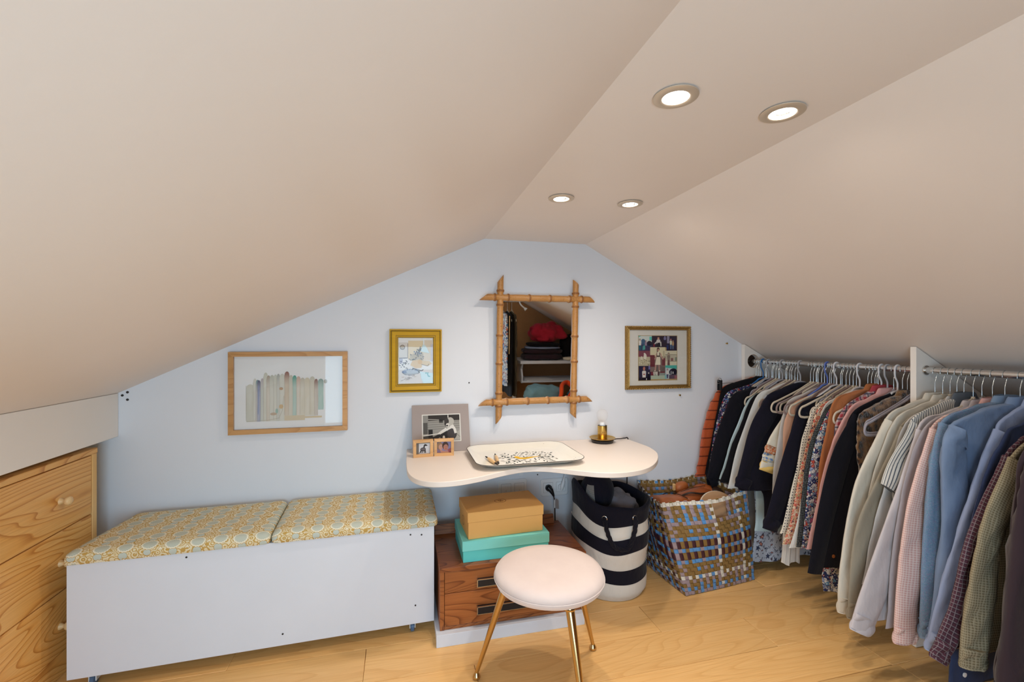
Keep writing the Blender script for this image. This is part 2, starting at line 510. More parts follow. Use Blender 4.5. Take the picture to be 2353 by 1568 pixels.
ST = dict(b=strip_mat('brown_plastic_strip', '#8f7244'), l=strip_mat('lilac_plastic_strip', '#a39299'), u=strip_mat('blue_plastic_strip', '#5f9ad6'),
          p=strip_mat('plum_plastic_strip', '#452634'), w=strip_mat('white_plastic_strip', '#e6e2d6'))
# garments
k = NT('orange_quilted_nylon', 0.5, spec=0.4); zz = k.sep(k.obj())[2]; k.base(k.mix(k.band(zz, 0.052, 0.13, 0.435), '#b4512a', '#6e2b14')); k.bump(k.noise(k.obj(), 30, 4, 0.6), 0.5, 0.008); M['orange'] = k.m
M['blackcloth'] = cloth('black_cloth', '#0f0e13', 0.9, 0.12)
M['navy'] = cloth('navy_wool', '#131220', 0.95, 0.15)
M['navy2'] = cloth('dark_navy_cotton', '#111019', 0.92, 0.12)
M['paleblue'] = cloth('pale_blue_satin', '#b5ccd4', 0.5, 0.3)
M['whitec'] = cloth('white_cotton', '#dcd8d2', 0.85, 0.2)
M['cream'] = cloth('cream_cotton', '#d9d0bf', 0.85, 0.2)
M['greyw'] = cloth('pale_grey_linen', '#bdb9b6', 0.85, 0.2)
M['salmon'] = cloth('salmon_crepe', '#c9997f', 0.8, 0.2)
M['fuzzy'] = cloth('white_fluffy_knit', '#dedad4', 0.98, 0.6, wr=0.8)
M['suede'] = cloth('tan_suede', '#a8663c', 0.9, 0.4, wr=0.3)
M['pink'] = cloth('rose_pink_corduroy', '#d3a09c', 0.85, 0.3)
M['shirtcream'] = cloth('ivory_poplin', '#cac3b6', 0.8, 0.15)
M['taupe'] = cloth('taupe_linen', '#8d8576', 0.85, 0.15)
M['lilacw'] = cloth('lilac_white_poplin', '#bdb6b9', 0.8, 0.15)
M['greylil'] = cloth('grey_lilac_cotton', '#a9a2a6', 0.8, 0.15)
M['chambray'] = cloth('blue_chambray', '#7184a2', 0.85, 0.15, var=0.1)
M['skyshirt'] = cloth('sky_blue_oxford', '#8b99ba', 0.85, 0.15, var=0.06)
M['denim'] = cloth('dark_blue_denim', '#2c3858', 0.9, 0.15, var=0.12)
M['brownwool'] = cloth('dark_brown_wool', '#33272d', 0.95, 0.35)
M['redh'] = cloth('raspberry_jersey', '#b3243c', 0.9, 0.3)
M['orangeknit'] = cloth('bright_orange_knit', '#e8501f', 0.9, 0.4)
M['bluejean'] = cloth('washed_jeans', '#6f93a0', 0.9, 0.15, var=0.25)
M['tealjean'] = cloth('teal_jeans', '#3f6b80', 0.9, 0.15, var=0.2)
M['plum'] = cloth('dark_plum_knit', '#35242c', 0.95, 0.3)
M['sagec'] = cloth('sage_cotton', '#a3a67a', 0.9, 0.2)
M['stripe'] = stripes('navy_pinstripe', '#d2cec6', '#5a6068', 0.0105, 0.32)
M['pinkchk'] = checks('pink_small_check', '#d8bdb6', '#cb9e98', '#e2d2cc', 0.0075, 0.5, 0.15)
M['tealprint'] = floral('blue_teal_speckle', '#788ca4', ['#6d88a8', '#628a9c', '#857f9c', '#7f96ac'], 260, '#56708c', 0.05, 0.4)
M['plum_chk'] = checks('plum_and_white_check', '#3b2a34', '#4f2e39', '#83777b', 0.012, 0.5, 0.16)
M['olivechk'] = checks('olive_fine_check', '#887e68', '#71654e', '#a0957c', 0.007, 0.45, 0.2)
M['redplaid'] = checks('red_plaid_flannel', '#b7a9a6', '#a8404a', '#2c3550', 0.035, 0.4, 0.18)
M['coral'] = floral('coral_floral', '#d9c7ac', ['#c9584c', '#d57a62', '#d9a07c', '#3a3a48', '#cf6a5c', '#a8a878'], 75, '#b9503f', 0.06, 0.4)
M['paisley'] = floral('navy_red_paisley', '#d6d2cc', ['#2d335c', '#b74a3a', '#cfcac6', '#5f86a6', '#a8567a', '#2d335c', '#7a88a8'], 50, '#1f2340', 0.07, 0.46)
M['floralblue'] = floral('white_blue_blossom', '#2a2c4a', ['#dcd9d4', '#b8433c', '#5577a8', '#dcd9d4', '#8f6d9c'], 70, '#20223a', 0.05, 0.38)
M['dots'] = dots('dark_dots_on_cream', '#d9d0bf', '#2a2838', 78, 0.22)
M['bead'] = dots('beaded_braid', '#14131a', '#c9cfc8', 220, 0.22)
M['leafprint'] = floral('leaf_sprig_print', '#b9c3d4', ['#2a3350', '#b9c3d4', '#c87a5c', '#b9c3d4', '#2f3a58'], 27, '#2a3350', 0.08, 0.22)
M['band_orange'] = floral('orange_border', '#d8c8ae', ['#c96a34', '#d8c8ae', '#b5562c'], 130, '#a84f28', 0.1, 0.4)
M['band_lattice'] = checks('blue_lattice_border', '#cfcabf', '#5f7fae', '#c9b27c', 0.018, 0.5, 0.12)
M['band_yellow'] = cloth('yellow_border', '#dcb768', 0.85, 0.15)
M['seq'] = dots('black_gold_sequins', '#121016', '#8c7a58', 160, 0.26)
M['pattern2'] = floral('orange_blue_swirl', '#d0cac4', ['#c9653a', '#3e6fa0', '#cfc9c4', '#2f3550', '#d0cac4'], 34, '#2a3050', 0.07, 0.4)
M['knitzig'] = stripes('zigzag_knit', '#2a2030', '#b7a89c', 0.02, 0.35)
# leopard fur
k = NT('leopard_fur', 0.95, spec=0.1)
vv = k.map(k.obj(), (1, 1, 0.75)); d = k.vor(vv, 44); nn = k.noise(vv, 80, 3, 0.6)
dd = k.math('ADD', d, k.math('MULTIPLY', k.math('SUBTRACT', nn, 0.5), 0.5))
c = k.ramp(dd, [(0.0, '#1c120e'), (0.38, '#1f140e'), (0.45, '#5a3820'), (0.6, '#74522f'), (0.8, '#83603a'), (1.0, '#4a2e1a')])
k.base(c); k.sheen(0.6); k.bump(k.noise(k.map(k.obj(), (1, 1, 0.3)), 300, 3), 0.9, 0.006); M['leopard'] = k.m
M['velcream'] = cloth('cream_flocked_hanger', '#cfc0ab', 0.9, 0.4)
M['velgrey'] = cloth('grey_flocked_hanger', '#a09aa3', 0.9, 0.4)
M['veltaupe'] = cloth('taupe_flocked_hanger', '#8c7874', 0.9, 0.4)
M['plwhite'] = plain('pale_grey_plastic', '#d4d2d6', 0.35)
M['plgrey'] = plain('mid_grey_plastic', '#a6a4a8', 0.35)
M['plblue'] = plain('blue_plastic', '#2f6aa6', 0.35)
M['plblue2'] = plain('periwinkle_plastic', '#5a70b8', 0.35)
M['wheel'] = plain('blue_grey_wheel', '#4d6a8c', 0.4)
k = NT('lamp_glow', 0.3); k.base('#ffffff'); k.b.inputs['Emission Color'].default_value = (1.0, 0.95, 0.88, 1); k.b.inputs['Emission Strength'].default_value = 9.0; M['glow'] = k.m
# ------------------------------------------------------------------ the room
Y0, Y1 = -0.80, 2.30
XL, XR = -1.65, 2.52
def zc(x):
    if x < 0.427: return 1.755 - (0.427 - x) * 0.4705
    if x > 0.987: return 1.755 - (x - 0.987) * 0.5426
    return 1.755
RX = 2.05; RZ = 1.108          # the clothes rail

fl = struct(MB().box(XL - .1, XR + .1, Y0 - .1, Y1 + .1, -0.06, -0.012).build('floor', M['subfloor']))
proto = MB().box(-0.6, 0.6, -0.0955, 0.0955, -0.012, 0.0).build('plank', M['floor'], bevel=0.0012, seg=1, origin=(0, 0, -0.012))
C.objects.unlink(proto)
pm = proto.data
row = 0; y = Y0
while y < Y1:
    x = XL - 0.05 - random.random() * 1.0
    yy = min(0.192, Y1 - y)
    while x < XR:
        a, b = max(x, XL - .05), min(x + 1.2, XR + .05)
        if b - a > 0.03:
            p = proto.copy(); p.name = 'plank'; C.objects.link(p); p.parent = fl
            p.location = Vector(((a + b) / 2, y + yy / 2, -0.012)) - fl.location
            p.scale = ((b - a - 0.0012) / 1.2, (yy - 0.001) / 0.191, 1)
        x += 1.2
    y += 0.192; row += 1

# back wall gable and the wall behind the camera with its wide daylight opening
def gable(x0, x1, step=None):
    xs = sorted(set([x0, x1] + [x for x in (0.427, 0.987) if x0 < x < x1]))
    return xs
top = [(x, zc(x) + 0.02) for x in (XR, 0.987, 0.427, XL)]
struct(MB().prism([(XL, -0.01), (XR, -0.01)] + top, 'y', Y1, Y1 + 0.1).build('wall_back', M['wall']))
w = MB()
w.prism([(XL, -0.01), (-0.8, -0.01), (-0.8, zc(-0.8) + .02), (XL, zc(XL) + .02)], 'y', Y0 - 0.1, Y0)
w.prism([(0.45, -0.01), (XR, -0.01), (XR, zc(XR) + .02), (0.987, zc(0.99) + .02), (0.45, zc(0.45) + .02)], 'y', Y0 - 0.1, Y0)
w.prism([(-0.8, -0.01), (0.45, -0.01), (0.45, 0.3), (-0.8, 0.3)], 'y', Y0 - 0.1, Y0)
w.prism([(-0.8, 1.165), (0.45, 1.165), (0.45, zc(0.45) + .02), (0.427, zc(0.427) + .02), (-0.8, zc(-0.8) + .02)], 'y', Y0 - 0.1, Y0)
struct(w.build('wall_front', M['wall']))
struct(MB().box(XL - .1, XL, Y0 - .1, Y1 + .1, -0.01, zc(XL) + .05).build('wall_left', M['wall']))
struct(MB().box(XR, XR + .1, Y0 - .1, Y1 + .1, -0.01, zc(XR) + .05).build('wall_right', M['eaves_shade']))
# fibreboard lining of the closet end, seen in the mirror
b1 = MB().prism([(0.85, 0.0), (XR - .002, 0.0), (XR - .002, 0.60), (0.85, 0.60)], 'y', Y0 + 0.002, Y0 + 0.014)
tr2 = struct(b1.build('trim_2', M['board'], bevel=0.001, seg=1))
MB().prism([(0.85, 0.603), (1.30, 0.603), (1.30, zc(1.30) - .004), (0.99, 1.75), (0.85, 1.75)], 'y', Y0 + 0.002, Y0 + 0.014).build('panel', M['board'], tr2, bevel=0.001, seg=1)
MB().prism([(1.303, 0.603), (XR - .002, 0.603), (XR - .002, zc(XR) - .004), (1.303, zc(1.303) - .004)], 'y', Y0 + 0.002, Y0 + 0.014).build('panel', M['board'], tr2, bevel=0.001, seg=1)

# ceiling: flat ridge strip with cut-outs for the downlights, and the two slopes
LX = (0.581, 0.861); LY = (0.865, 1.578)
xb = [0.427] + [v for c in LX for v in (c - 0.031, c + 0.031)] + [0.987]
yb = [Y0 - .1] + [v for c in LY for v in (c - 0.031, c + 0.031)] + [Y1 + .1]
cm_ = MB()
vid = {}
for k, z in enumerate((1.755, 1.85)):
    for i, x in enumerate(xb):
        for j, y in enumerate(yb): vid[i, j, k] = cm_.vert((x, y, z))
hole = lambda i, j: i in (1, 3) and j in (1, 3)
for i in range(len(xb) - 1):
    for j in range(len(yb) - 1):
        if hole(i, j):
            for (a, b) in (((i, j), (i + 1, j)), ((i + 1, j), (i + 1, j + 1)), ((i + 1, j + 1), (i, j + 1)), ((i, j + 1), (i, j))):
                cm_.face((vid[a + (0,)], vid[b + (0,)], vid[b + (1,)], vid[a + (1,)]))
        else:
            cm_.face((vid[i, j, 0], vid[i, j + 1, 0], vid[i + 1, j + 1, 0], vid[i + 1, j, 0]))
        cm_.face((vid[i, j, 1], vid[i + 1, j, 1], vid[i + 1, j + 1, 1], vid[i, j + 1, 1]))
struct(cm_.build('ceiling', M['ceiling']))
struct(MB().prism([(XL - .1, zc(XL - .1)), (0.427, 1.755), (0.427, 1.85), (XL - .1, zc(XL - .1) + .1)], 'y', Y0 - .1, Y1 + .1).build('ceiling_left', M['ceiling']))
struct(MB().prism([(0.987, 1.755), (XR + .1, zc(XR + .1)), (XR + .1, zc(XR + .1) + .1), (0.987, 1.85)], 'y', Y0 - .1, Y1 + .1).build('ceiling_right', M['ceiling']))
# boxed-in bulkhead along the left slope
struct(MB().prism([(-1.172, 0.815), (-1.172, zc(-1.172) - .001), (XL + .002, zc(XL) - .001), (XL + .002, 0.815 if zc(XL) > .82 else 0.76)], 'y', Y0 + .002, Y1 - .001).build('trim_1', M['trimw'], bevel=0.002))

# ------------------------------------------------------------------ recessed downlights
def downlight(x, y, label):
    z = 1.755
    t = thing('recessed_downlight', (x, y, z), label, 'ceiling light', 'recessed downlights in the flat ceiling strip')
    MB().lathe([(0.033, -0.001), (0.044, -0.0005), (0.0475, -0.003), (0.0475, -0.005), (0.044, -0.0065), (0.032, -0.008), (0.0285, -0.006), (0.029, 0.004)], (x, y, z), 40, caps=(False, False)).build('bezel', M['brushed'], t, smooth=50)
    MB().lathe([(0.0288, -0.004), (0.0285, 0.004), (0.020, 0.022), (0.011, 0.032), (0.001, 0.033)], (x, y, z), 32, caps=(False, True)).build('reflector', M['chrome'], t, smooth=60)
    MB().lathe([(0.0265, 0.006), (0.0265, 0.0075), (0.001, 0.009)], (x, y, z), 32).build('lamp', M['glow'], t, smooth=60)
    l = bpy.data.lights.new('downlight_beam', 'SPOT')
    l.energy = DOWN_W; l.color = DOWN_C; l.spot_size = math.radians(172); l.spot_blend = 1.0; l.shadow_soft_size = 0.022
    lo = bpy.data.objects.new('downlight_beam', l); C.objects.link(lo); lo.parent = t; lo.location = (0, 0, -0.004)
    return t
nm = {0: 'the nearer pair', 1: 'the farther pair'}
for j, y in enumerate(LY):
    for i, x in enumerate(LX):
        side = ('beside the left ceiling slope', 'beside the right ceiling slope')[i]
        downlight(x, y, 'brushed nickel downlight of %s, %s' % (nm[j], side))
# ------------------------------------------------------------------ pine chest of drawers under the bulkhead
CF = -1.19
t = thing('chest_of_drawers', (-1.355, 1.79, 0), 'honey pine chest of three drawers tucked under the low bulkhead', 'chest')
cy0, cy1 = 1.385, 2.19
MB().box(-1.52, CF, cy1 - .027, cy1, 0, 0.772).build('side_panel', M['pine_z'], t, bevel=.002)
MB().box(-1.52, CF, cy0, cy0 + .027, 0, 0.772).build('side_panel', M['pine_z'], t, bevel=.002)
MB().box(-1.52, CF + .003, cy0, cy1, 0.772, 0.794).build('top', M['pine'], t, bevel=.003)
MB().box(-1.52, -1.51, cy0 + .027, cy1 - .027, 0.02, 0.772).build('back_panel', M['pine'], t)
MB().box(-1.50, CF - .006, cy0 + .027, cy1 - .027, 0.0, 0.088).build('plinth', M['pine'], t, bevel=.002)
for z0, z1 in ((0.536, 0.768), (0.315, 0.532), (0.092, 0.311)):
    d = MB().box(-1.49, CF - .002, cy0 + .030, cy1 - .030, z0, z1).build('drawer', M['pine'], t, bevel=.002)
    zc_ = {0.536: 0.643, 0.315: 0.418, 0.092: 0.190}[z0]
    for ky in (1.587, 1.988):
        MB().lathe([(0.0125, -0.002), (0.011, 0.003), (0.0075, 0.008), (0.008, 0.012), (0.014, 0.017), (0.0165, 0.023), (0.015, 0.029), (0.009, 0.033), (0.001, 0.034)], (CF, ky, zc_), 20, 'x').build('knob', M['pale_knob'], d, smooth=60)

# ------------------------------------------------------------------ white storage bench on castors, two upholstered cushions
t = thing('storage_bench', (-0.49, 2.1, 0), 'long white storage box on castors under two patterned cushions', 'bench')
bx0, bx1, by0, by1, bz0, bz1 = -1.118, 0.137, 1.901, 2.276, 0.053, 0.452
MB().box(bx0, bx1, by0, by0 + .018, bz0, bz1).build('front_panel', M['white_lam'], t, bevel=.0015)
MB().box(bx0, bx1, by1 - .018, by1, bz0, bz1).build('back_panel', M['white_lam'], t, bevel=.0015)
for a in (bx0, bx1 - .018): MB().box(a, a + .018, by0 + .0185, by1 - .0185, bz0, bz1).build('side_panel', M['white_lam'], t, bevel=.0015)
MB().box(bx0 + .019, bx1 - .019, by0 + .019, by1 - .019, bz0 + .004, bz0 + .018).build('bottom_panel', M['white_lam'], t)
for sx, sz in ((-0.44, 0.098), (0.04, 0.425), (0.085, 0.42), (-0.76, 0.434), (0.06, 0.13)):
    MB().lathe([(0.0035, -0.0012), (0.003, 0.001)], (sx, by0 - .0004, sz), 10, 'y').build('screw_head', M['screw'], t)
for cx in (-1.06, 0.05):
    for cy in (1.945, 2.25):
        c = MB().lathe([(0.011, 0.052), (0.016, 0.056)], (cx, cy, 0), 14)
        c.box(cx - .012, cx - .009, cy - .013, cy + .013, 0.018, 0.053); c.box(cx + .009, cx + .012, cy - .013, cy + .013, 0.018, 0.053)
        co = c.build('castor', M['white'], t)
        MB().lathe([(0.016, -0.008), (0.021, -0.006), (0.021, 0.006), (0.016, 0.008)], (cx, cy, 0.0212), 20, 'x').build('wheel', M['wheel'], co, smooth=40)
t.rotation_euler.z = math.radians(1.6)
def cushion(x0, x1, y0, y1, z0, z1, label, skew=(0, 0)):
    m = MB(); nx, ny = 22, 10
    def P(u, v, topz):
        sx = skew[0] * v if u < 0.5 else skew[1] * v
        return [x0 + (x1 - x0) * u + sx * (abs(2 * u - 1) if True else 1), y0 + (y1 - y0) * v, topz]
    rings = []
    for (inset, z) in ((0.004, z0), (0.0, z0 + .006), (0.0, z1 - .022), (0.004, z1 - .010), (0.012, z1 - .003), (0.026, z1), (0.07, z1 + .003), (0.13, z1 + .004)):
        pts = []
        a, b, c, d = x0 + inset, x1 - inset, y0 + inset, y1 - inset
        r = 0.018
        for (x, y) in rrect(a, b, c, d, r, 5):
            v = (y - y0) / (y1 - y0)
            x += skew[0] * v if x < (x0 + x1) / 2 else skew[1] * v
            pts.append((x, y + 0.028 * (x + .49), z))
        rings.append(pts)
    m.rings(rings)
    o = m.build('bench_cushion', M['medallion'], smooth=50)
    return tag(o, label, 'cushion', 'patterned cushions on the storage bench')
cushion(-1.120, -0.477, 1.889, 2.278, 0.4525, 0.497, 'gold and aqua medallion cushion on the bench end beside the pine chest', (0.035, -0.02))
cushion(-0.473, 0.157, 1.889, 2.278, 0.4525, 0.497, 'gold and aqua medallion cushion on the bench end beside the bedside drawers', (-0.02, 0.0))

# ------------------------------------------------------------------ walnut bedside drawers on a white plinth
t = thing('white_plinth', (0.46, 2.02, 0), 'low white board plinth under the walnut bedside drawers', 'plinth')
MB().box(0.144, 0.778, 1.822, 1.838, 0, 0.049).build('front_board', M['white_lam'], t, bevel=.001)
MB().box(0.144, 0.778, 1.839, 2.24, 0.031, 0.049).build('top_board', M['white_lam'], t, bevel=.001)
for a in (0.146, 0.758): MB().box(a, a + .018, 1.839, 2.24, 0, 0.0305).build('side_board', M['white_lam'], t)
t = thing('bedside_drawers', (0.47, 2.02, 0.0495), 'walnut bedside chest with two drawers and black bar handles', 'drawers')
nx0, nx1, ny0, ny1 = 0.160, 0.792, 1.846, 2.20
for a in (nx0, nx1 - .018): MB().box(a, a + .018, ny0 + .002, ny1, 0.05, 0.287).build('side_panel', M['walnut'], t, bevel=.001)
MB().box(nx0 + .0185, nx1 - .0185, ny0 + .004, ny1, 0.05, 0.063).build('bottom_rail', M['walnut'], t, bevel=.001)
MB().box(nx0 + .0185, nx1 - .0185, ny1 - .012, ny1, 0.064, 0.286).build('back_panel', M['walnut'], t)
MB().box(nx0 - .002, nx1 + .002, ny0 - .004, ny1 + .002, 0.2875, 0.305).build('top', M['walnut_d'], t, bevel=.0015)
MB().prism([(2.172, 0.3052), (2.198, 0.3052), (2.198, 0.345), (2.190, 0.345)], 'x', nx0 + .004, nx1 - .03).build('upstand', M['walnut_d'], t, bevel=.001)
for z0, z1, hz in ((0.1985, 0.285, 0.232), (0.065, 0.196, 0.120)):
    d = MB().box(nx0 + .0195, nx1 - .0195, ny0 + .002, ny1 - .03, z0, z1).build('drawer', M['walnut'], t, bevel=.001)
    h = MB().box(0.312, 0.640, ny0 - .016, ny0 + .003, hz - .014, hz + .014).build('handle', M['black'], d, bevel=.002)
    e = MB()
    e.box(0.311, 0.641, ny0 - .017, ny0 - .012, hz + .0135, hz + .016); e.box(0.311, 0.641, ny0 - .017, ny0 - .012, hz - .016, hz - .0135)
    e.box(0.309, 0.3125, ny0 - .017, ny0 + .002, hz - .016, hz + .016); e.box(0.6395, 0.643, ny0 - .017, ny0 + .002, hz - .016, hz + .016)
    e.build('handle_edging', M['chrome'], d, label='chrome edging of the black bar handle')

# ------------------------------------------------------------------ the two boxes stacked on it
def lidded(name, x0, x1, y0, y1, z0, z1, lid, rot, mb, ml, label, cat):
    t = thing(name, ((x0 + x1) / 2, (y0 + y1) / 2, z0), label, cat)
    MB().box(x0 + .003, x1 - .003, y0 + .003, y1 - .003, z0, z1 - .003).build('body', mb, t, bevel=.0015)
    m = MB()
    th = .0025
    m.box(x0, x1, y0, y1, z1 - th, z1)
    m.box(x0, x1, y0, y0 + th, z1 - lid, z1 - th); m.box(x0, x1, y1 - th, y1, z1 - lid, z1 - th)
    m.box(x0, x0 + th, y0 + th, y1 - th, z1 - lid, z1 - th); m.box(x1 - th, x1, y0 + th, y1 - th, z1 - lid, z1 - th)
    m.build('lid', ml, t, bevel=.0008, seg=1)
    t.rotation_euler.z = rot
    return t
lidded('storage_box', 0.253, 0.632, 1.866, 2.118, 0.3052, 0.3945, 0.042, math.radians(0.5), M['tqbox'], M['tqlid'], 'flat turquoise lidded box under the brown shoe box', 'box')
t = lidded('shoe_box', 0.272, 0.609, 1.882, 2.085, 0.3950, 0.508, 0.042, math.radians(3), M['kraft'], M['kraft'], 'brown cardboard shoe box with an oval stamp, on the turquoise box', 'box')
o = MB().tube([(0.4405 + 0.026 * math.cos(a) , 1.985 + 0.021 * math.sin(a), 0.5082) for a in [2 * PI * i / 28 for i in range(28)]], 0.0011, 5, closed=True, flat=(0.3, 1), up=(0, 0, 1)).build('oval_stamp', M['kraft_p'], t)
def text(s, size, loc, rot, m, parent, name='lettering', ext=0.0002):
    cu = bpy.data.curves.new(name, 'FONT'); cu.body = s; cu.size = size; cu.extrude = ext; cu.align_x = 'CENTER'; cu.align_y = 'CENTER'
    tmp = bpy.data.objects.new('tmp', cu)
    me = bpy.data.meshes.new_from_object(tmp); me.name = name; me.materials.clear(); me.materials.append(m)
    bpy.data.objects.remove(tmp)
    o = bpy.data.objects.new(name, me); C.objects.link(o); o.parent = parent
    o.location = Vector(loc) - wloc(parent); o.rotation_euler = rot
    return o
text('ISI', 0.026, (0.4405, 1.985, 0.5082), (0, 0, math.radians(-68)), M['kraft_p'], t)
MB().tube([(0.2716, 1.985 + 0.018 * math.cos(a), 0.442 + 0.02 * math.sin(a)) for a in [2 * PI * i / 24 for i in range(24)]], 0.0011, 5, closed=True, flat=(0.3, 1), up=(1, 0, 0)).build('oval_stamp', M['kraft_p'], t)

# ------------------------------------------------------------------ wall desk with a wavy front edge
front = [(0.030, 2.06), (0.034, 1.90), (0.060, 1.80), (0.115, 1.742), (0.20, 1.730), (0.30, 1.757), (0.42, 1.815), (0.52, 1.845), (0.61, 1.825), (0.72, 1.745), (0.80, 1.695), (0.89, 1.678), (1.0, 1.705), (1.10, 1.785), (1.19, 1.915), (1.225, 2.03), (1.226, 2.12), (1.216, 2.22)]
out = [(p.x, p.y) for p in spline([(x, y, 0) for x, y in front], 6)] + [(1.207, 2.299), (0.036, 2.299)]
t = thing('wall_desk', (0.62, 2.29, 0.669), 'cream wall-mounted desk top with a wavy curved front edge', 'desk')
MB().prism(out, 'z', 0.669, 0.690).build('desk_top', M['cream_lam'], t, bevel=.002)
MB().box(0.05, 1.19, 2.275, 2.299, 0.638, 0.6688).build('wall_batten', M['white_lam'], t)
for bx in (0.16, 0.62, 1.10):
    MB().box(bx - .012, bx + .012, 2.05, 2.2745, 0.663, 0.6688).box(bx - .012, bx + .012, 2.295, 2.299, 0.52, 0.637).build('bracket', M['white'], t)

# ------------------------------------------------------------------ enamel tray with a painted bird, and two carving tools on it
t = thing('enamel_tray', (0.553, 2.0, 0.690), 'worn white enamel tray painted with leaves and a yellow bird', 'tray')
m = MB()
rs = []
for ins, z in ((-0.001, 0.7135), (0.0, 0.7155), (0.004, 0.716), (0.018, 0.711), (0.040, 0.699), (0.056, 0.6935), (0.07, 0.693), (0.07, 0.6905), (0.056, 0.6905), (0.040, 0.696), (0.018, 0.708), (0.0, 0.7125)):
    rs.append([(x, y, z) for x, y in rrect(0.312 + ins, 0.794 - ins, 1.812 + ins, 2.200 - ins, 0.072 - ins * 0.45, 8)])
m.rings(rs[:7], cap0=False, cap1=True); m.rings(rs[7:], cap0=True, cap1=False)
n_ = len(rs[0])
m.rings([rs[11], rs[0]], False, False)
m.build('tray_body', M['enamel'], t, smooth=50)
m = MB(); m.tube([(x, y, 0.7148) for x, y in rrect(0.311, 0.795, 1.811, 2.201, 0.073, 8)], 0.0014, 6, closed=True, up=(0, 0, 1)); m.build('rim_edge', M['screw'], t, label='worn dark rim edge')
def pcol(c): return lin(c)
def flatpoly(m, pts, z, c): m.face([m.vert((x, y, z)) for x, y in pts], col=pcol(c))
def leaf(m, x, y, a, l, w, z, c):
    pts = [(-0.5, 0), (-0.2, -0.45), (0.2, -0.42), (0.5, 0), (0.2, 0.42), (-0.2, 0.45)]
    flatpoly(m, [(x + l * px_ * math.cos(a) - w * py_ * math.sin(a), y + l * px_ * math.sin(a) + w * py_ * math.cos(a)) for px_, py_ in pts], z, c)
m = MB(); z = 0.6933
rr = random.Random(3)
def branch(pts, n, c='#2c3438', ln=0.019, wd=0.008):
    P = spline([(x, y, 0) for x, y in pts], 6)
    for i in range(len(P) - 1):
        d = (P[i + 1] - P[i]); nn = Vector((-d.y, d.x, 0)).normalized() * 0.0008
        flatpoly(m, [((P[i] - nn).x, (P[i] - nn).y), ((P[i + 1] - nn).x, (P[i + 1] - nn).y), ((P[i + 1] + nn).x, (P[i + 1] + nn).y), ((P[i] + nn).x, (P[i] + nn).y)], z, '#4a4a3c')
    for k in range(n):
        f = (k + 0.5) / n * (len(P) - 1); i = int(f); p = P[i]; d = P[min(i + 1, len(P) - 1)] - P[max(i - 1, 0)]
        a = math.atan2(d.y, d.x); s = 1 if k % 2 else -1
        leaf(m, p.x + s * 0.014 * math.cos(a + 1.3 * s * s) * 0 - s * math.sin(a) * 0.015, p.y + s * math.cos(a) * 0.015, a + s * 0.8, ln * rr.uniform(0.8, 1.2), wd * rr.uniform(0.8, 1.2), z, rr.choice([c, '#20282c', '#3c443f']))
branch([(0.52, 1.955), (0.48, 1.92), (0.452, 1.878)], 9); branch([(0.52, 1.955), (0.47, 1.955), (0.445, 1.94)], 6)
branch([(0.50, 1.99), (0.465, 2.01), (0.448, 2.03)], 7); branch([(0.50, 2.0), (0.485, 2.05), (0.47, 2.085)], 7)
branch([(0.53, 2.03), (0.55, 2.07), (0.565, 2.095)], 7); branch([(0.565, 2.0), (0.60, 2.05), (0.61, 2.10)], 10, ln=0.024, wd=0.006)
branch([(0.62, 2.02), (0.645, 2.06), (0.655, 2.09)], 7); branch([(0.63, 1.99), (0.665, 2.0), (0.695, 1.995)], 7)
branch([(0.63, 1.99), (0.66, 1.965), (0.70, 1.955)], 7); branch([(0.61, 1.975), (0.64, 1.93), (0.655, 1.90)], 8)
branch([(0.52, 1.955), (0.56, 1.93), (0.60, 1.93)], 6); branch([(0.545, 1.945), (0.54, 1.905), (0.535, 1.88)], 4)
branch([(0.62, 2.0), (0.68, 2.04), (0.69, 2.06)], 5)
for i in range(9):
    a0 = PI * 0.62 + i * 0.13; a1 = a0 + 0.13; R = 0.052
    flatpoly(m, [(0.552 + r * math.cos(a), 2.005 + r * math.sin(a)) for r, a in ((R, a0), (R, a1), (R + .0022, a1), (R + .0022, a0))], z, '#3a2a24')
flatpoly(m, [(0.512, 2.012), (0.516, 2.022), (0.526, 2.024), (0.533, 2.016), (0.536, 2.0), (0.556, 1.99), (0.592, 2.0), (0.640, 2.003), (0.60, 1.988), (0.575, 1.974), (0.55, 1.966), (0.524, 1.974), (0.514, 1.992)], z + .0002, '#e0b020')
flatpoly(m, [(0.54, 1.996), (0.562, 1.993), (0.596, 2.001), (0.565, 1.999)], z + .0004, '#3a3324')
for x, y in ((0.333, 2.09), (0.70, 2.155), (0.752, 1.862), (0.735, 1.838), (0.60, 1.835)): leaf(m, x, y, 0.3, 0.006, 0.005, 0.7135 if y > 2.1 or y < 1.87 else .700, '#40342c')
m.build('painted_print', M['print'], t, label='painted leaf sprigs and yellow bird')['kind'] = 'stuff'
def tool(a, b, label):
    A, B = Vector(a), Vector(b); d = (B - A)
    t = thing('carving_tool', tuple((A + B) / 2), label, 'tool', 'wooden tools on the tray')
    pts = [A + d * f for f in (0.22, 0.26, 0.4, 0.6, 0.78, 0.84)]
    MB().tube(pts, [0.003, 0.0062, 0.0078, 0.0075, 0.006, 0.004], 10).build('handle', M['pale_knob'], t, smooth=50)
    MB().tube([A, A + d * 0.1, A + d * 0.225], [0.0015, 0.004, 0.0035], 8).build('blade', M['screw'], t, smooth=50)
    MB().tube([A + d * 0.83, A + d * 0.92, B], [0.004, 0.0045, 0.003], 8).build('ferrule', M['screw'], t, smooth=50)
tool((0.380, 2.025, 0.7015), (0.404, 1.878, 0.7015), 'thin wooden-handled carving tool on the tray rim side, splayed outward')
tool((0.432, 2.062, 0.7015), (0.413, 1.892, 0.7015), 'thin wooden-handled carving tool on the tray, nearest the painted leaves')
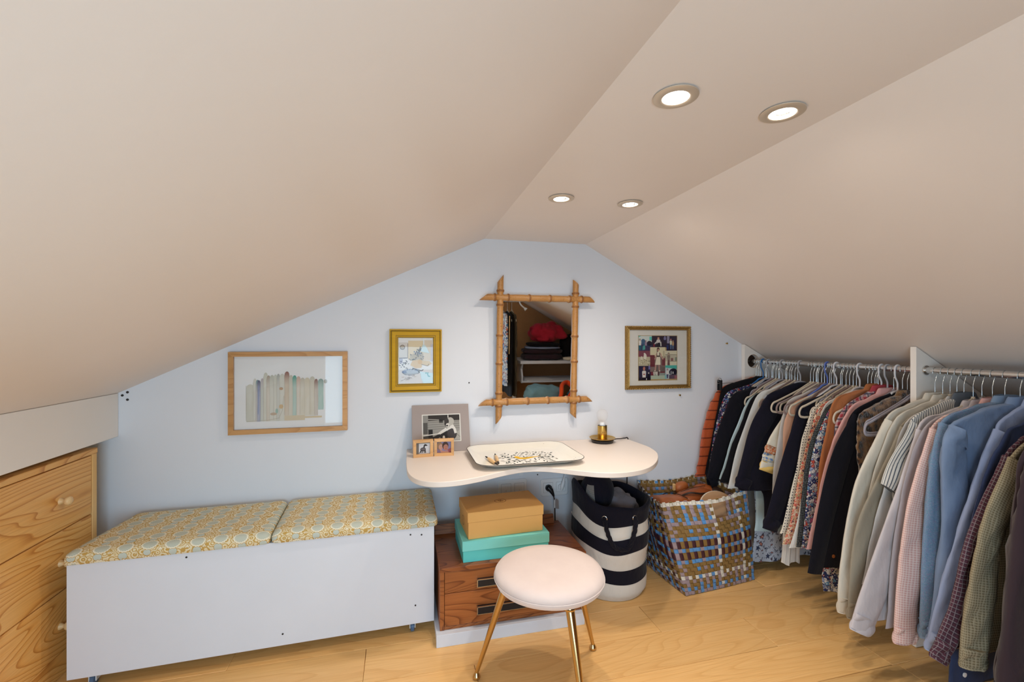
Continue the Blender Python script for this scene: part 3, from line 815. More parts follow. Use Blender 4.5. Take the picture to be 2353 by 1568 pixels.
# ------------------------------------------------------------------ framed pictures
def frame_rails(t, x0, x1, z0, z1, yb, prof, mats, name='rail'):
    """four mitred rails; prof is a list of (inset from the outer edge, height off the wall, material index)"""
    cor = lambda i: [(x0 + i, z0 + i), (x1 - i, z0 + i), (x1 - i, z1 - i), (x0 + i, z1 - i)]
    for s in range(4):
        m = MB()
        ids = []
        for (ins, h, mi) in prof + [(prof[-1][0], 0, 0), (prof[0][0], 0, 0)]:
            a = cor(ins)[s]; b = cor(ins)[(s + 1) % 4]
            ids.append((m.vert((a[0], yb - h, a[1])), m.vert((b[0], yb - h, b[1])), mi))
        for k in range(len(ids)):
            a, b = ids[k], ids[(k + 1) % len(ids)]
            m.cm = a[2]; m.face((a[0], b[0], b[1], a[1])); m.cm = 0
        m.face([i[0] for i in ids]); m.face([i[1] for i in ids][::-1])
        m.build(name, mats, t)

class Art:
    wk = 1.0
    def __init__(s, x0, x1, z0, z1, y): s.m = MB(); s.a = (x0, x1, z0, z1); s.y = y; s.k = 0
    def poly(s, pts, c, lay=None):
        x0, x1, z0, z1 = s.a; s.k += 1
        y = s.y - 0.000012 * s.k
        pts = [(min(1, max(0, u)), min(1, max(0, v))) for u, v in pts]
        s.m.face([s.m.vert((x0 + (x1 - x0) * u, y, z0 + (z1 - z0) * v)) for u, v in pts], col=[lin(q) for q in c] if isinstance(c, list) else lin(c))
    def rect(s, u0, u1, v0, v1, c): s.poly([(u0, v0), (u1, v0), (u1, v1), (u0, v1)], c)
    def ell(s, u, v, a, b, c, n=16, a0=0, a1=360):
        s.poly([(u + a * math.cos(math.radians(a0 + (a1 - a0) * i / n)), v + b * math.sin(math.radians(a0 + (a1 - a0) * i / n))) for i in range(n + (0 if a1 - a0 == 360 else 1))], c)
    def line(s, pts, w, c):
        asp = (s.a[1] - s.a[0]) / (s.a[3] - s.a[2])
        for (a, b) in zip(pts[:-1], pts[1:]):
            dx, dy = (b[0] - a[0]) * asp, b[1] - a[1]; l = math.hypot(dx, dy) or 1; ww = w * s.wk
            nx, ny = -dy / l * ww / asp, dx / l * ww
            s.poly([(a[0] - nx, a[1] - ny), (b[0] - nx, b[1] - ny), (b[0] + nx, b[1] + ny), (a[0] + nx, a[1] + ny)], c)
    def build(s, name, t, label=None): return s.m.build(name, M['print'], t, label=label)

# watercolour of a row of upright boards
t = thing('framed_watercolour', (-0.4925, 2.30, 0.802), 'oak-framed watercolour of a row of pale upright boards', 'picture')
x0, x1, z0, z1 = -0.745, -0.240, 0.802, 1.176
frame_rails(t, x0, x1, z0, z1, 2.2995, [(0, .024, 0), (.021, .024, 0), (.021, .016, 0)], [M['frame_oak']])
MB().box(x0 + .0215, x1 - .0215, 2.290, 2.299, z0 + .0215, z1 - .0215).build('paper', M['paper'], t)
A = Art(x0 + .0215, x1 - .0215, z0 + .0215, z1 - .0215, 2.2898)
bd = [(.105, .175, .62, '#cdc8b8', '#c2bda9'), (.165, .20, .70, '#d2cdc0', '#c9c4b4'), (.19, .222, .68, '#6f8b8c', '#b4aaa6'), (.203, .235, .675, '#55506c', '#6b75a3'), (.232, .265, .70, '#b8a8a8', '#bdbdb0'), (.258, .30, .78, '#c9c4b2', '#cbc5b0'), (.285, .325, .74, '#a89684', '#cdbca5'), (.315, .358, .745, '#bab8a8', '#cfc9b8'), (.35, .385, .75, '#c6c2b2', '#cdc8b6'), (.378, .41, .76, '#a3a299', '#bdb9aa'), (.405, .455, .76, '#cdc9ba', '#d0cab8'), (.45, .497, .79, '#8c5a50', '#c6ab88'), (.49, .53, .74, '#c5bfae', '#cbbfa8'), (.525, .565, .735, '#4f9a88', '#8fb8a8'), (.56, .60, .72, '#c9a898', '#d2c0a8'), (.595, .64, .70, '#c2b8a8', '#d2c6ae'), (.635, .69, .70, '#cfc4ae', '#d3c5aa'), (.685, .735, .715, '#c8c2b2', '#cdc0a6'), (.728, .762, .68, '#8a6258', '#bba896'), (.765, .815, .68, '#8ba09a', '#93bcb0')]
for i, (u0, u1, v1, ct, cb) in enumerate(bd):
    r = (u1 - u0) / 2; uc = (u0 + u1) / 2
    v0 = 0.10 if i < 11 else (0.16 if i < 19 else 0.24)
    def tint(tv, tu):
        q = Vector((u0 * 31 + tu * 2.1, tv * 3.3, i * 1.7)); w_ = .5 + .5 * noise.noise(q)
        top = max(0, (tv - .72) / .28)
        c0, c1, pp = lin(cb), lin(ct), lin('#e4e1dc')
        k_ = min(1, max(0, .25 + .45 * w_ - .25 * abs(tu - .5)))
        return tuple((c0[n_] * (1 - k_) + pp[n_] * k_) * (1 - top) + c1[n_] * top for n_ in range(3)) + (1,)
    NR = 9
    def edge_u(tv, right):
        e = u1 if right else u0
        if tv > .9: e = uc + (e - uc) * math.sqrt(max(0, 1 - ((tv - .9) / .1) ** 2))
        return e + .004 * noise.noise(Vector((i * 3.1 + right, tv * 4, 0)))
    vv_ = [0, .12, .25, .4, .55, .7, .82, .9, .95, .985, 1.0]
    for k in range(len(vv_) - 1):
        ta, tb_ = vv_[k], vv_[k + 1]; va, vb = v0 + (v1 - v0) * ta, v0 + (v1 - v0) * tb_
        for (l, r_) in ((0, .5), (.5, 1)):
            L = lambda tv, f: edge_u(tv, 0) + (edge_u(tv, 1) - edge_u(tv, 0)) * f
            A.poly([(L(ta, l), va), (L(ta, r_), va), (L(tb_, r_), vb), (L(tb_, l), vb)], [tint(ta, l), tint(ta, r_), tint(tb_, r_), tint(tb_, l)]); A.k -= 1
    A.k += 1
    A.line([(u0, v0 + .02), (u0 + .002, (v0 + v1) / 2), (u0, v1 - .06)], .0012, ['#b5aa98', '#bdb6a8', '#a99e92'][i % 3])
A.line([(.212, .20), (.215, .60)], .003, '#8d97bd'); A.line([(.105, .12), (.105, .60)], .002, '#b3ab98'); A.line([(.11, .11), (.30, .115), (.40, .14), (.43, .24), (.445, .45)], .002, '#b3a68e')
A.line([(.64, .14), (.80, .14)], .012, '#d6c3a2'); A.rect(.45, .64, .10, .17, '#d6c6ac')
A.ell(.42, .30, .02, .03, '#d3b48c'); A.ell(.38, .24, .012, .035, '#a3bcb0'); A.ell(.42, .55, .018, .02, '#c2a184'); A.ell(.35, .2, .03, .02, '#c4ac96'); A.ell(.835, .64, .016, .03, '#b9b1a2')
A.build('watercolour_print', t)
MB().box(x0 + .0215, x1 - .0215, 2.284, 2.286, z0 + .0215, z1 - .0215).build('glass', M['glass'], t)

# ochre-framed interior sketch
t = thing('framed_sketch', (0.08, 2.30, 0.974), 'coloured sketch of a sitting room in a wide ochre frame', 'picture')
x0, x1, z0, z1 = -0.046, 0.206, 0.974, 1.284
frame_rails(t, x0, x1, z0, z1, 2.2995, [(0, .020, 0), (.0065, .024, 1), (.0075, .021, 1), (.0095, .021, 0), (.013, .024, 0), (.030, .017, 1), (.032, .017, 0), (.037, .019, 1), (.0385, .012, 0), (.042, .012, 0)], [M['ochre'], M['ochre_d']])
MB().box(x0 + .0425, x1 - .0425, 2.291, 2.299, z0 + .0425, z1 - .0425).build('paper', M['paper'], t)
A = Art(x0 + .0425, x1 - .0425, z0 + .0425, z1 - .0425, 2.2908); A.wk = 2.0
A.rect(.0, .28, .55, .9, '#d9d2cc'); A.rect(.28, .72, .52, .94, '#e2cfae'); A.rect(.72, .98, .5, .95, '#dccdb8'); A.rect(0, 1, .0, .3, '#dcd2cb')
A.ell(.115, .795, .075, .055, '#7b7068'); A.ell(.115, .795, .055, .04, '#b5a897'); A.line([(.27, .55), (.27, .88)], .003, '#8a7a6c'); A.line([(.02, .555), (.25, .56)], .004, '#5d5560')
A.rect(.02, .12, .44, .54, '#b6b4c4'); A.rect(.33, .46, .5, .64, '#c2b49c'); A.rect(.42, .72, .5, .66, '#bcae98')
for i in range(26):
    u, v = .33 + rr.random() * .38, .5 + rr.random() * .17; A.line([(u, v), (u + rr.uniform(-.06, .06), v + rr.uniform(-.04, .04))], .003, rr.choice(['#4b4038', '#5d5244', '#6b6a78']))
for i in range(22):
    u, v = .02 + rr.random() * .30, .34 + rr.random() * .16; A.line([(u, v), (u + rr.uniform(-.05, .05), v + rr.uniform(-.03, .03))], .0035, rr.choice(['#4b4038', '#6d5c50', '#42404c']))
for i in range(12):
    A.ell(.43 + rr.random() * .24, .66 + rr.random() * .05, .018, .018, rr.choice(['#5a5a6c', '#51463e', '#8a7a6c', '#6f7c9a'])); A.line([(.6, .7), (.5 + rr.random() * .22, .74 + rr.random() * .07)], .0025, '#5d5248')
A.poly([(.34, .4), (.4, .5), (.62, .53), (.7, .46), (.66, .34), (.5, .33)], '#dcbf94'); A.poly([(.66, .5), (.9, .49), (.97, .43), (.86, .38), (.66, .42)], '#dcc49e'); A.ell(.62, .47, .07, .05, '#d9b276')
A.line([(.4, .335), (.66, .275), (.72, .3)], .005, '#5a4a40'); A.line([(.66, .42), (.85, .38), (.88, .43)], .003, '#8a7258')
A.ell(.36, .255, .27, .065, '#a7a6a8'); A.ell(.36, .265, .24, .05, '#b7bcc4'); A.ell(.17, .25, .07, .03, '#7f88a4')
for i in range(40):
    a = rr.random() * 6.28; A.line([(.36 + .25 * math.cos(a), .25 + .07 * math.sin(a)), (.36 + .22 * math.cos(a + .2), .24 + .06 * math.sin(a + .2))], .0028, rr.choice(['#50507a', '#5d5248', '#6a7aa8', '#454048']))
for i in range(24):
    u, v = .14 + rr.random() * .5, .07 + rr.random() * .12; A.line([(u, v), (u + rr.uniform(-.09, .09), v + rr.uniform(-.02, .02))], .0022, rr.choice(['#8a6d5c', '#9a8478', '#b09474']))
A.poly([(.70, .85), (.78, .84), (.9, .66), (.64, .70)], '#cfe0e2'); A.line([(.73, .85), (.73, 1.0)], .006, '#e8eef0'); A.poly([(.62, .26), (1, .22), (1, .0), (.72, .0), (.66, .1)], '#cfe3e8'); A.line([(.86, .24), (.84, .2), (.87, .15), (.92, .15)], .006, '#7db4bc'); A.ell(.8, .225, .03, .015, '#7fb9bd')
A.rect(.94, 1.0, .48, .86, '#cbc5cd')
A.build('sketch_print', t)
MB().box(x0 + .0425, x1 - .0425, 2.285, 2.287, z0 + .0425, z1 - .0425).build('glass', M['glass'], t)

# gilt frame with a collage of small photographs
t = thing('framed_photo_collage', (1.426, 2.30, 0.955), 'antique gilt frame with a collage of small family photographs', 'picture')
x0, x1, z0, z1 = 1.222, 1.632, 0.956, 1.311
frame_rails(t, x0, x1, z0, z1, 2.2995, [(0, .012, 0), (.004, .018, 0), (.010, .020, 0), (.014, .016, 0), (.020, .019, 0), (.022, .010, 0)], [M['gilt']])
for s in range(4):
    m = MB()
    L = (x1 - x0) if s % 2 == 0 else (z1 - z0); n = int(L / .011)
    for i in range(n):
        f = (i + .5) / n * L
        c = [(x0 + f, z0 + .003), (x1 - .003, z0 + f), (x0 + f, z1 - .003), (x0 + .003, z0 + f)][s]
        m.blob((c[0], 2.281, c[1]), (.0055 if s % 2 == 0 else .004, .004, .004 if s % 2 == 0 else .0055), 1.0, nu=6, nv=4)
    m.build('beading', M['gilt'], t, smooth=60)['kind'] = 'stuff'
MB().box(x0 + .0225, x1 - .0225, 2.290, 2.299, z0 + .0225, z1 - .0225).build('mat_board', M['mat_board'], t)
px0, px1, pz0, pz1 = 1.302, 1.545, 1.006, 1.256
A = Art(px0 - .003, px1 + .003, pz0 - .003, pz1 + .003, 2.2898); A.rect(0, 1, 0, 1, '#a88c5c'); A.build('inner_edge', t)
def person(A, u, v, h, skin, hair, top, low, asp=1.0):
    a = h * .075 / asp
    A.poly([(u - a * 1.0, v), (u + a * 1.0, v), (u + a * 1.5, v + h * .45), (u - a * 1.5, v + h * .45)], low)
    A.poly([(u - a * 1.5, v + h * .42), (u + a * 1.5, v + h * .42), (u + a * 2.0, v + h * .76), (u + a * .8, v + h * .82), (u - a * .8, v + h * .82), (u - a * 2.0, v + h * .76)], top)
    A.ell(u, v + h * .91, a * 1.25, h * .10, hair); A.ell(u, v + h * .89, a * .95, h * .085, skin)
def photo(u0, u1, v0, v1, lay, draw, label):
    A = Art(px0 + (px1 - px0) * u0, px0 + (px1 - px0) * u1, pz0 + (pz1 - pz0) * v0, pz0 + (pz1 - pz0) * v1, 2.2896 - lay * .0006)
    draw(A); A.build('photograph', t, label)
def d1(A): A.rect(0, 1, 0, 1, '#33405c'); A.rect(0, 1, .55, 1, '#c9cfc8'); A.poly([(0, .9), (.2, 1), (0, 1)], '#58b8b0'); A.rect(.82, 1, .7, .95, '#5cc0b4'); A.ell(.35, .6, .17, .2, '#3d5a78'); A.ell(.82, .5, .2, .17, '#14142c'); person(A, .1, .05, .75, '#c9a890', '#2a2430', '#d5cfc6', '#17586c'); person(A, .55, .1, .6, '#b08a88', '#4a3a40', '#8f7c8c', '#5a4a60'); A.poly([(.3, .05), (.55, .1), (.45, .4), (.32, .3)], '#4d9a90'); A.rect(.5, 1, 0, .3, '#3a3050')
def d2(A): A.rect(0, 1, 0, 1, '#2a1c30'); person(A, .45, -.2, 1.1, '#c99a84', '#8f5f48', '#cfc6c0', '#1a1422', 1.3); A.poly([(.3, 0), (.55, 0), (.55, .42), (.38, .4)], '#16121e'); A.line([(.2, .3), (.38, .55)], .05, '#cfc8c0'); A.line([(.62, .1), (.6, .5)], .05, '#cfc8c0'); A.rect(.12, .2, .05, .3, '#8a2838'); person(A, .88, .4, .6, '#8a80a8', '#3a3050', '#7d78a0', '#2a2440')
def d3(A): A.rect(0, 1, 0, 1, '#251a34'); A.rect(.05, .28, .5, 1, '#8f88a0'); person(A, .42, .1, .72, '#c98478', '#8c5a58', '#d2cdb4', '#4a6a90'); person(A, .63, .1, .6, '#c2917a', '#a88460', '#bf9a70', '#56708f'); A.rect(0, .2, .1, .4, '#1c2a60')
def d4(A):
    A.rect(0, 1, 0, 1, '#b8ad90'); A.rect(0, 1, .6, 1, '#7a4450'); A.ell(.55, .62, .13, .2, '#d8d0c0'); A.ell(.25, .5, .1, .14, '#cfc6b4'); A.ell(.5, .8, .07, .06, '#d8d2c4')
    for i in range(26): A.ell(rr.random(), rr.random() * .45, .05, .03, rr.choice(['#8a8268', '#d6cfb8', '#6f6a54', '#c2b898']))
def d5(A):
    A.rect(0, 1, 0, 1, '#7a6560'); A.rect(0, 1, .62, 1, '#cfc4a4'); A.rect(0, .3, .2, .68, '#6b3038'); A.rect(.78, 1, .25, .55, '#70343c'); A.rect(.85, .95, .55, .85, '#b3a88c'); A.poly([(.1, .0), (1, .0), (1, .2), (.55, .25)], '#6a5c58')
    A.poly([(.32, .28), (.68, .28), (.66, .6), (.42, .6)], '#d9cfb8'); A.rect(.42, .66, .6, .78, '#54463c'); A.rect(.46, .60, .66, .8, '#d6cbb4'); A.ell(.53, .92, .09, .07, '#4a2e2c'); A.rect(.44, .5, .8, .92, '#4a2e2c'); A.ell(.53, .88, .055, .055, '#b98a78')
    A.line([(.37, .28), (.33, .05)], .03, '#b08478'); A.line([(.58, .28), (.6, .05)], .03, '#a87a70'); A.ell(.31, .04, .05, .02, '#d5cbb8'); A.ell(.62, .03, .05, .02, '#d5cbb8'); A.line([(.68, .75), (.76, .6), (.86, .5)], .025, '#bd9484'); A.line([(.42, .75), (.36, .6), (.3, .5)], .02, '#bd9484')
def d6(A): A.rect(0, 1, 0, 1, '#cfc6ac'); A.rect(0, 1, .28, .72, '#b8ae98'); A.line([(0, .73), (1, .72)], .012, '#5a5348'); A.line([(.4, .28), (1, .27)], .012, '#6b5a50'); A.rect(.5, .7, .3, .5, '#86605c'); A.rect(.85, 1, .3, .55, '#7c8474'); person(A, .32, .0, .86, '#b09482', '#4a4038', '#827468', '#6b4a48'); A.line([(.22, .0), (.26, .35)], .02, '#7c5c58'); A.line([(.4, .0), (.38, .35)], .02, '#7c5c58')
def d7(A): A.rect(0, 1, 0, 1, '#25203c'); person(A, .45, -.5, 1.45, '#b87868', '#8c5850', '#d3cbc2', '#1b1626', 1.3); A.ell(.45, .42, .09, .04, '#9a3c3c'); A.rect(.38, .52, .66, .69, '#14101c'); A.rect(0, 1, 0, .2, '#1b1424'); A.rect(.82, .95, .75, 1, '#6f6aa0'); A.line([(.85, .2), (.83, .55)], .04, '#c3b4a8'); A.rect(.72, .9, 0, .45, '#15101c'); A.rect(.62, .68, .02, .14, '#cfc8c8')
def d8(A): A.rect(0, 1, 0, 1, '#8a938a'); A.rect(0, .3, .3, .95, '#6a2834'); A.rect(.65, 1, .5, 1, '#71303a'); A.rect(0, 1, 0, .3, '#a9b4a0'); A.ell(.42, .62, .1, .3, '#c9c0b4'); A.ell(.25, .5, .07, .2, '#bfb2a6'); A.ell(.55, .5, .06, .25, '#4a3034')
def d9(A): A.rect(0, 1, 0, 1, '#b3bec0'); A.poly([(0, .85), (1, .72), (1, 1), (0, 1)], '#48a89c'); A.ell(.72, .5, .36, .27, '#121228'); A.rect(.35, 1, 0, .3, '#5a4454'); person(A, .22, .05, .7, '#b48a88', '#5c484c', '#cdc8c2', '#4a4868'); A.ell(.52, .45, .03, .15, '#cfd2d6'); A.ell(.68, .45, .04, .1, '#d6d2cc'); A.rect(.8, 1, 0, .25, '#8c5460'); A.rect(0, .15, 0, .3, '#7fb0b0')
photo(.0, .34, .665, 1.0, 0, d1, 'colour photograph of people outdoors'); photo(.335, .73, .74, 1.0, 0, d2, 'dark photograph of a seated person'); photo(.725, 1.0, .665, 1.0, 0, d3, 'dark photograph of a seated couple')
photo(.0, .305, .325, .665, 0, d4, 'faded photograph of two small figures in grass'); photo(.68, 1.0, .33, .665, 0, d6, 'faded photograph of a person by a wall')
photo(.0, .31, .0, .325, 1, d7, 'photograph of a seated person in a white shirt'); photo(.305, .69, .02, .30, 0, d8, 'small photograph of people on a path'); photo(.68, 1.0, .02, .33, 0, d9, 'photograph of a person and dark animals')
photo(.295, .69, .19, .745, 2, d5, 'large central photograph of a person in a white skirt')
MB().box(x0 + .0225, x1 - .0225, 2.2825, 2.2838, z0 + .0225, z1 - .0225).build('glass', M['glass'], t)

# photograph on a grey mat leaning on the wall, two small beech frames before it
t = thing('mounted_photograph', (0.20, 2.206, 0.6905), 'black and white photograph on a grey-mauve mat leaning against the wall', 'photo')
MB().box(0.060, 0.340, 2.204, 2.208, 0.6905, 0.921).build('mat_board', M['mat_grey'], t, bevel=.0006, seg=1)
A = Art(0.108, 0.297, 0.737, 0.874, 2.2036)
A.rect(0, 1, 0, 1, '#dcd8d0'); A.rect(.025, .975, .03, .965, '#97938c')
A.rect(.025, .975, .76, .965, '#35312f'); A.rect(.025, .16, .3, .965, '#8a8781'); A.rect(.03, .14, .3, .7, '#57534f'); A.poly([(.15, .84), (.5, .8), (.5, .76), (.15, .8)], '#8f8b85'); A.rect(.44, .54, .68, .82, '#2b2826')
for v in (.7, .62, .54, .46): A.line([(.14, v), (.97, v + .02)], .008, '#6f6b65')
A.rect(.16, .27, .06, .45, '#2a2727'); A.rect(.025, .16, .06, .24, '#4a4745'); A.poly([(.6, .06), (.975, .06), (.975, .4), (.7, .2)], '#a8a49c'); A.line([(.87, .3), (.97, .15)], .006, '#5c5852')
A.poly([(.17, .05), (.62, .05), (.72, .3), (.62, .4), (.3, .2), (.17, .18)], '#2c2a2b'); A.ell(.76, .27, .13, .2, '#3a3738'); A.ell(.76, .28, .11, .16, '#454143')
A.poly([(.72, .62), (.79, .63), (.87, .45), (.89, .3), (.83, .28), (.8, .45), (.7, .5)], '#dad5cd')
A.line([(.78, .52), (.62, .42), (.44, .29)], .035, '#d9d4cc'); A.line([(.62, .48), (.5, .38), (.4, .28)], .025, '#d9d4cc'); A.line([(.03, .24), (.46, .30)], .016, '#e2dfd8')
A.ell(.66, .66, .085, .15, '#2c2928'); A.ell(.73, .72, .10, .15, '#b4afa6'); A.ell(.635, .73, .06, .11, '#3f3b39'); A.ell(.66, .58, .05, .08, '#cfc9c1'); A.ell(.645, .57, .03, .03, '#4a4644')
A.poly([(.66, .86), (.69, .86), (.685, .965), (.665, .965)], '#c9c5bd'); A.line([(.33, .06), (.46, .15)], .02, '#8f8b85'); A.ell(.55, .16, .03, .06, '#cfcac2')
A.build('photograph', t, 'black and white photograph of a crouching child')
t.rotation_euler.x = -math.radians(20.5)
def small_frame(x0, x1, label, draw, rz):
    y = 2.125
    t = thing('photo_frame', ((x0 + x1) / 2, y, 0.6903), label, 'photo frame', 'small beech photo frames on the desk')
    z0, z1 = 0.6903, 0.770
    frame_rails(t, x0, x1, z0, z1, y + .012, [(0, .014, 0), (.0135, .014, 0), (.0135, .008, 0)], [M['frame_beech']])
    MB().box(x0 + .001, x1 - .001, y + .0122, y + .0145, z0 + .001, z1 - .001).build('backing', M['black'], t)
    MB().box(x0 + .0138, x1 - .0138, y + .0085, y + .0118, z0 + .0138, z1 - .0138).build('photo_card', M['paper'] , t)
    A = Art(x0 + .0138, x1 - .0138, z0 + .0138, z1 - .0138, y + .0083); draw(A); A.build('photograph', t)
    MB().box(x0 + .0138, x1 - .0138, y + .0035, y + .0045, z0 + .0138, z1 - .0138).build('glass', M['glass'], t)
    t.rotation_euler.z = rz
def fa(A):
    A.rect(0, 1, 0, 1, '#8f8478'); A.rect(0, .22, 0, 1, '#7a7066'); A.rect(.2, 1, .0, .9, '#dcd8d8')
    A.ell(.5, .38, .2, .17, '#2a2224'); A.ell(.5, .38, .15, .12, '#7c6f70'); A.line([(.56, .5), (.6, .75)], .06, '#241d1f'); A.poly([(.56, .72), (.62, .85), (.74, .8), (.84, .68), (.7, .66)], '#241d1f')
    for u, d in ((.38, -.1), (.48, -.04), (.6, .04), (.66, .1)): A.line([(u, .3), (u + d * .3, .05)], .035, '#2a2224')
    A.line([(.36, .32), (.28, .12), (.22, .05)], .03, '#2a2224')
    for u in (.4, .46, .52, .58): A.line([(u, .28), (u + .03, .48)], .01, '#3a3032')
def fb(A):
    A.rect(0, 1, 0, 1, '#8f86ac'); A.rect(0, .3, 0, 1, '#7d6a70'); A.ell(.22, .6, .2, .34, '#a5805c'); A.ell(.27, .5, .14, .26, '#cf9a86'); A.ell(.6, .6, .23, .36, '#4a3028'); A.ell(.63, .45, .17, .28, '#bd7d68')
    A.poly([(0, 0), (.25, .25), (.55, .12), (.9, .2), (.95, 0)], '#c88f80'); A.poly([(.75, .25), (1, .4), (1, .0), (.85, .0)], '#a8545c'); A.poly([(0, 0), (0, .35), (.2, .2), (.3, 0)], '#8a7290')
    for u, v in ((.24, .55), (.33, .55), (.57, .5), (.7, .5)): A.ell(u, v, .018, .02, '#3a2624')
    A.ell(.29, .4, .04, .02, '#9a4a4c'); A.ell(.64, .33, .05, .025, '#9a4448')
small_frame(0.0625, 0.1535, 'small beech frame holding a black drawing of a horse', fa, math.radians(4))
small_frame(0.1575, 0.2490, 'small beech frame holding a colour photo of two smiling faces', fb, math.radians(-3))

# ------------------------------------------------------------------ bamboo mirror
def bamboo(mb, p0, p1, r, nodes, s0, s1, tilt_axis):
    P0, P1 = Vector(p0), Vector(p1); d = (P1 - P0); L = d.length; d.normalize()
    st = sorted(set([0, L] + [f * L + e for f in nodes for e in (-.011, -.005, -.002, 0, .002, .005, .011)] + [L * i / 14 for i in range(1, 14)]))
    u = Vector(tilt_axis); w = d.cross(u)
    rs = []; n = 14; nodal = []
    for s in st:
        rad = r * (1 + 0.03 * math.sin(s * 40))
        for f in nodes:
            q = abs(s - f * L)
            if q < .0025: rad = r * 1.22
            elif q < .006: rad = r * 1.13
            elif q < .012: rad = r * 0.95
        ring = []
        for k in range(n):
            a = 2 * PI * k / n
            e = u * (math.cos(a) * rad) + w * (math.sin(a) * rad)
            sh = 0
            if s < .02: sh = s0 * math.cos(a) * rad * (1 - s / .02)
            if L - s < .02: sh = s1 * math.cos(a) * rad * (1 - (L - s) / .02)
            ring.append(P0 + d * (s + sh) + e)
        rs.append(ring)
    nodal = [min(abs(s - f * L) for f in nodes) < .0055 for s in st]
    i0 = len(mb.f); mb.rings(rs)
    for k in range(len(st) - 1):
        if nodal[k] and nodal[k + 1]:
            for i in range(n): mb.mi[i0 + k * n + i] = 1
t = thing('bamboo_mirror', (0.70, 2.2835, 0.823), 'wall mirror in a crossed bamboo frame above the desk', 'mirror')
MY = 2.266
MB().box(0.506, 0.896, MY + .002, MY + .006, 0.925, 1.442).build('mirror_glass', M['mirror'], t)
MB().box(0.503, 0.899, MY + .0065, MY + .012, 0.922, 1.445).build('backing_board', M['board'], t)
def pole(p0, p1, nodes, s0, s1, ax):
    m = MB(); bamboo(m, p0, p1, .0165, nodes, s0, s1, ax); m.build('pole', [M['bamboo'], M['bamboo_n']], t, smooth=60)
pole((0.494, MY, 0.823), (0.499, MY, 1.544), [.10, .19, .40, .60, .815, .915], 1.3, 1.3, (1, 0, 0))
pole((0.901, MY, 0.828), (0.907, MY, 1.536), [.10, .19, .41, .60, .82, .92], -.9, -.9, (1, 0, 0))
pole((0.408, MY - .004, 0.914), (0.990, MY - .004, 0.917), [.09, .22, .41, .60, .785, .90], 1.3, -1.1, (0, 0, 1))
pole((0.410, MY - .004, 1.449), (0.997, MY - .004, 1.449), [.10, .22, .41, .60, .785, .90], 1.3, -1.0, (0, 0, 1))
t.rotation_euler.x = math.radians(1.9)

# ------------------------------------------------------------------ brass lamp with bare bulb
lx, ly = 1.046, 2.214
t = thing('table_lamp', (lx, ly, 0.690), 'small brass dish lamp with a bare unlit bulb on the desk', 'lamp')
MB().lathe([(0.05, 0), (0.056, 0.002), (0.060, 0.016), (0.05, 0.017)], (lx, ly, 0.6902), 36).build('base', M['black'], t, smooth=40)
MB().lathe([(0.001, 0.0172), (0.055, 0.0172), (0.066, 0.0225), (0.0685, 0.0255), (0.067, 0.0262), (0.056, 0.0205), (0.001, 0.0195)], (lx, ly, 0.690), 48).build('dish', M['brass'], t, smooth=40)
MB().lathe([(0.001, 0.0195), (0.0245, 0.0195), (0.0252, 0.021), (0.0252, 0.089), (0.0240, 0.089), (0.0240, 0.082), (0.001, 0.082)], (lx, ly, 0.690), 36).build('socket_cylinder', M['brass'], t, smooth=40)
MB().lathe([(0.0238, 0.076), (0.0236, 0.090), (0.017, 0.090), (0.017, 0.078)], (lx, ly, 0.690), 32).build('socket_ring', M['black'], t, smooth=40)
bl = MB().lathe([(0.015, 0.083), (0.0155, 0.100), (0.014, 0.106)], (lx, ly, 0.690), 28).build('bulb_cap', M['white'], t, smooth=40)
prof = [(0.0145, 0.105), (0.0165, 0.112), (0.0225, 0.121), (0.0285, 0.133), (0.0302, 0.144), (0.0285, 0.157), (0.021, 0.168), (0.011, 0.1735), (0.0008, 0.1745)]
g = MB().lathe(prof, (lx, ly, 0.690), 36); 
g.build('bulb', M['bulb'], t, smooth=60)
mk = MB(); mk.box(lx - .012, lx - .007, ly - .0256, ly - .0245, 0.7455, 0.7475); mk.box(lx - .001, lx + .0045, ly - .0256, ly - .0250, 0.7452, 0.7468); mk.build('maker_mark', M['kraft_p'], t)
MB().tube(spline([(lx + .058, ly + .004, 0.698), (lx + .085, ly + .008, 0.701), (1.16, ly + .02, 0.6985), (1.20, ly + .045, 0.6945), (1.226, 2.27, 0.686), (1.232, 2.288, 0.60), (1.232, 2.292, 0.40), (1.232, 2.292, 0.15)], 8), 0.0028, 8).build('cord', M['blackrub'], t, smooth=60)

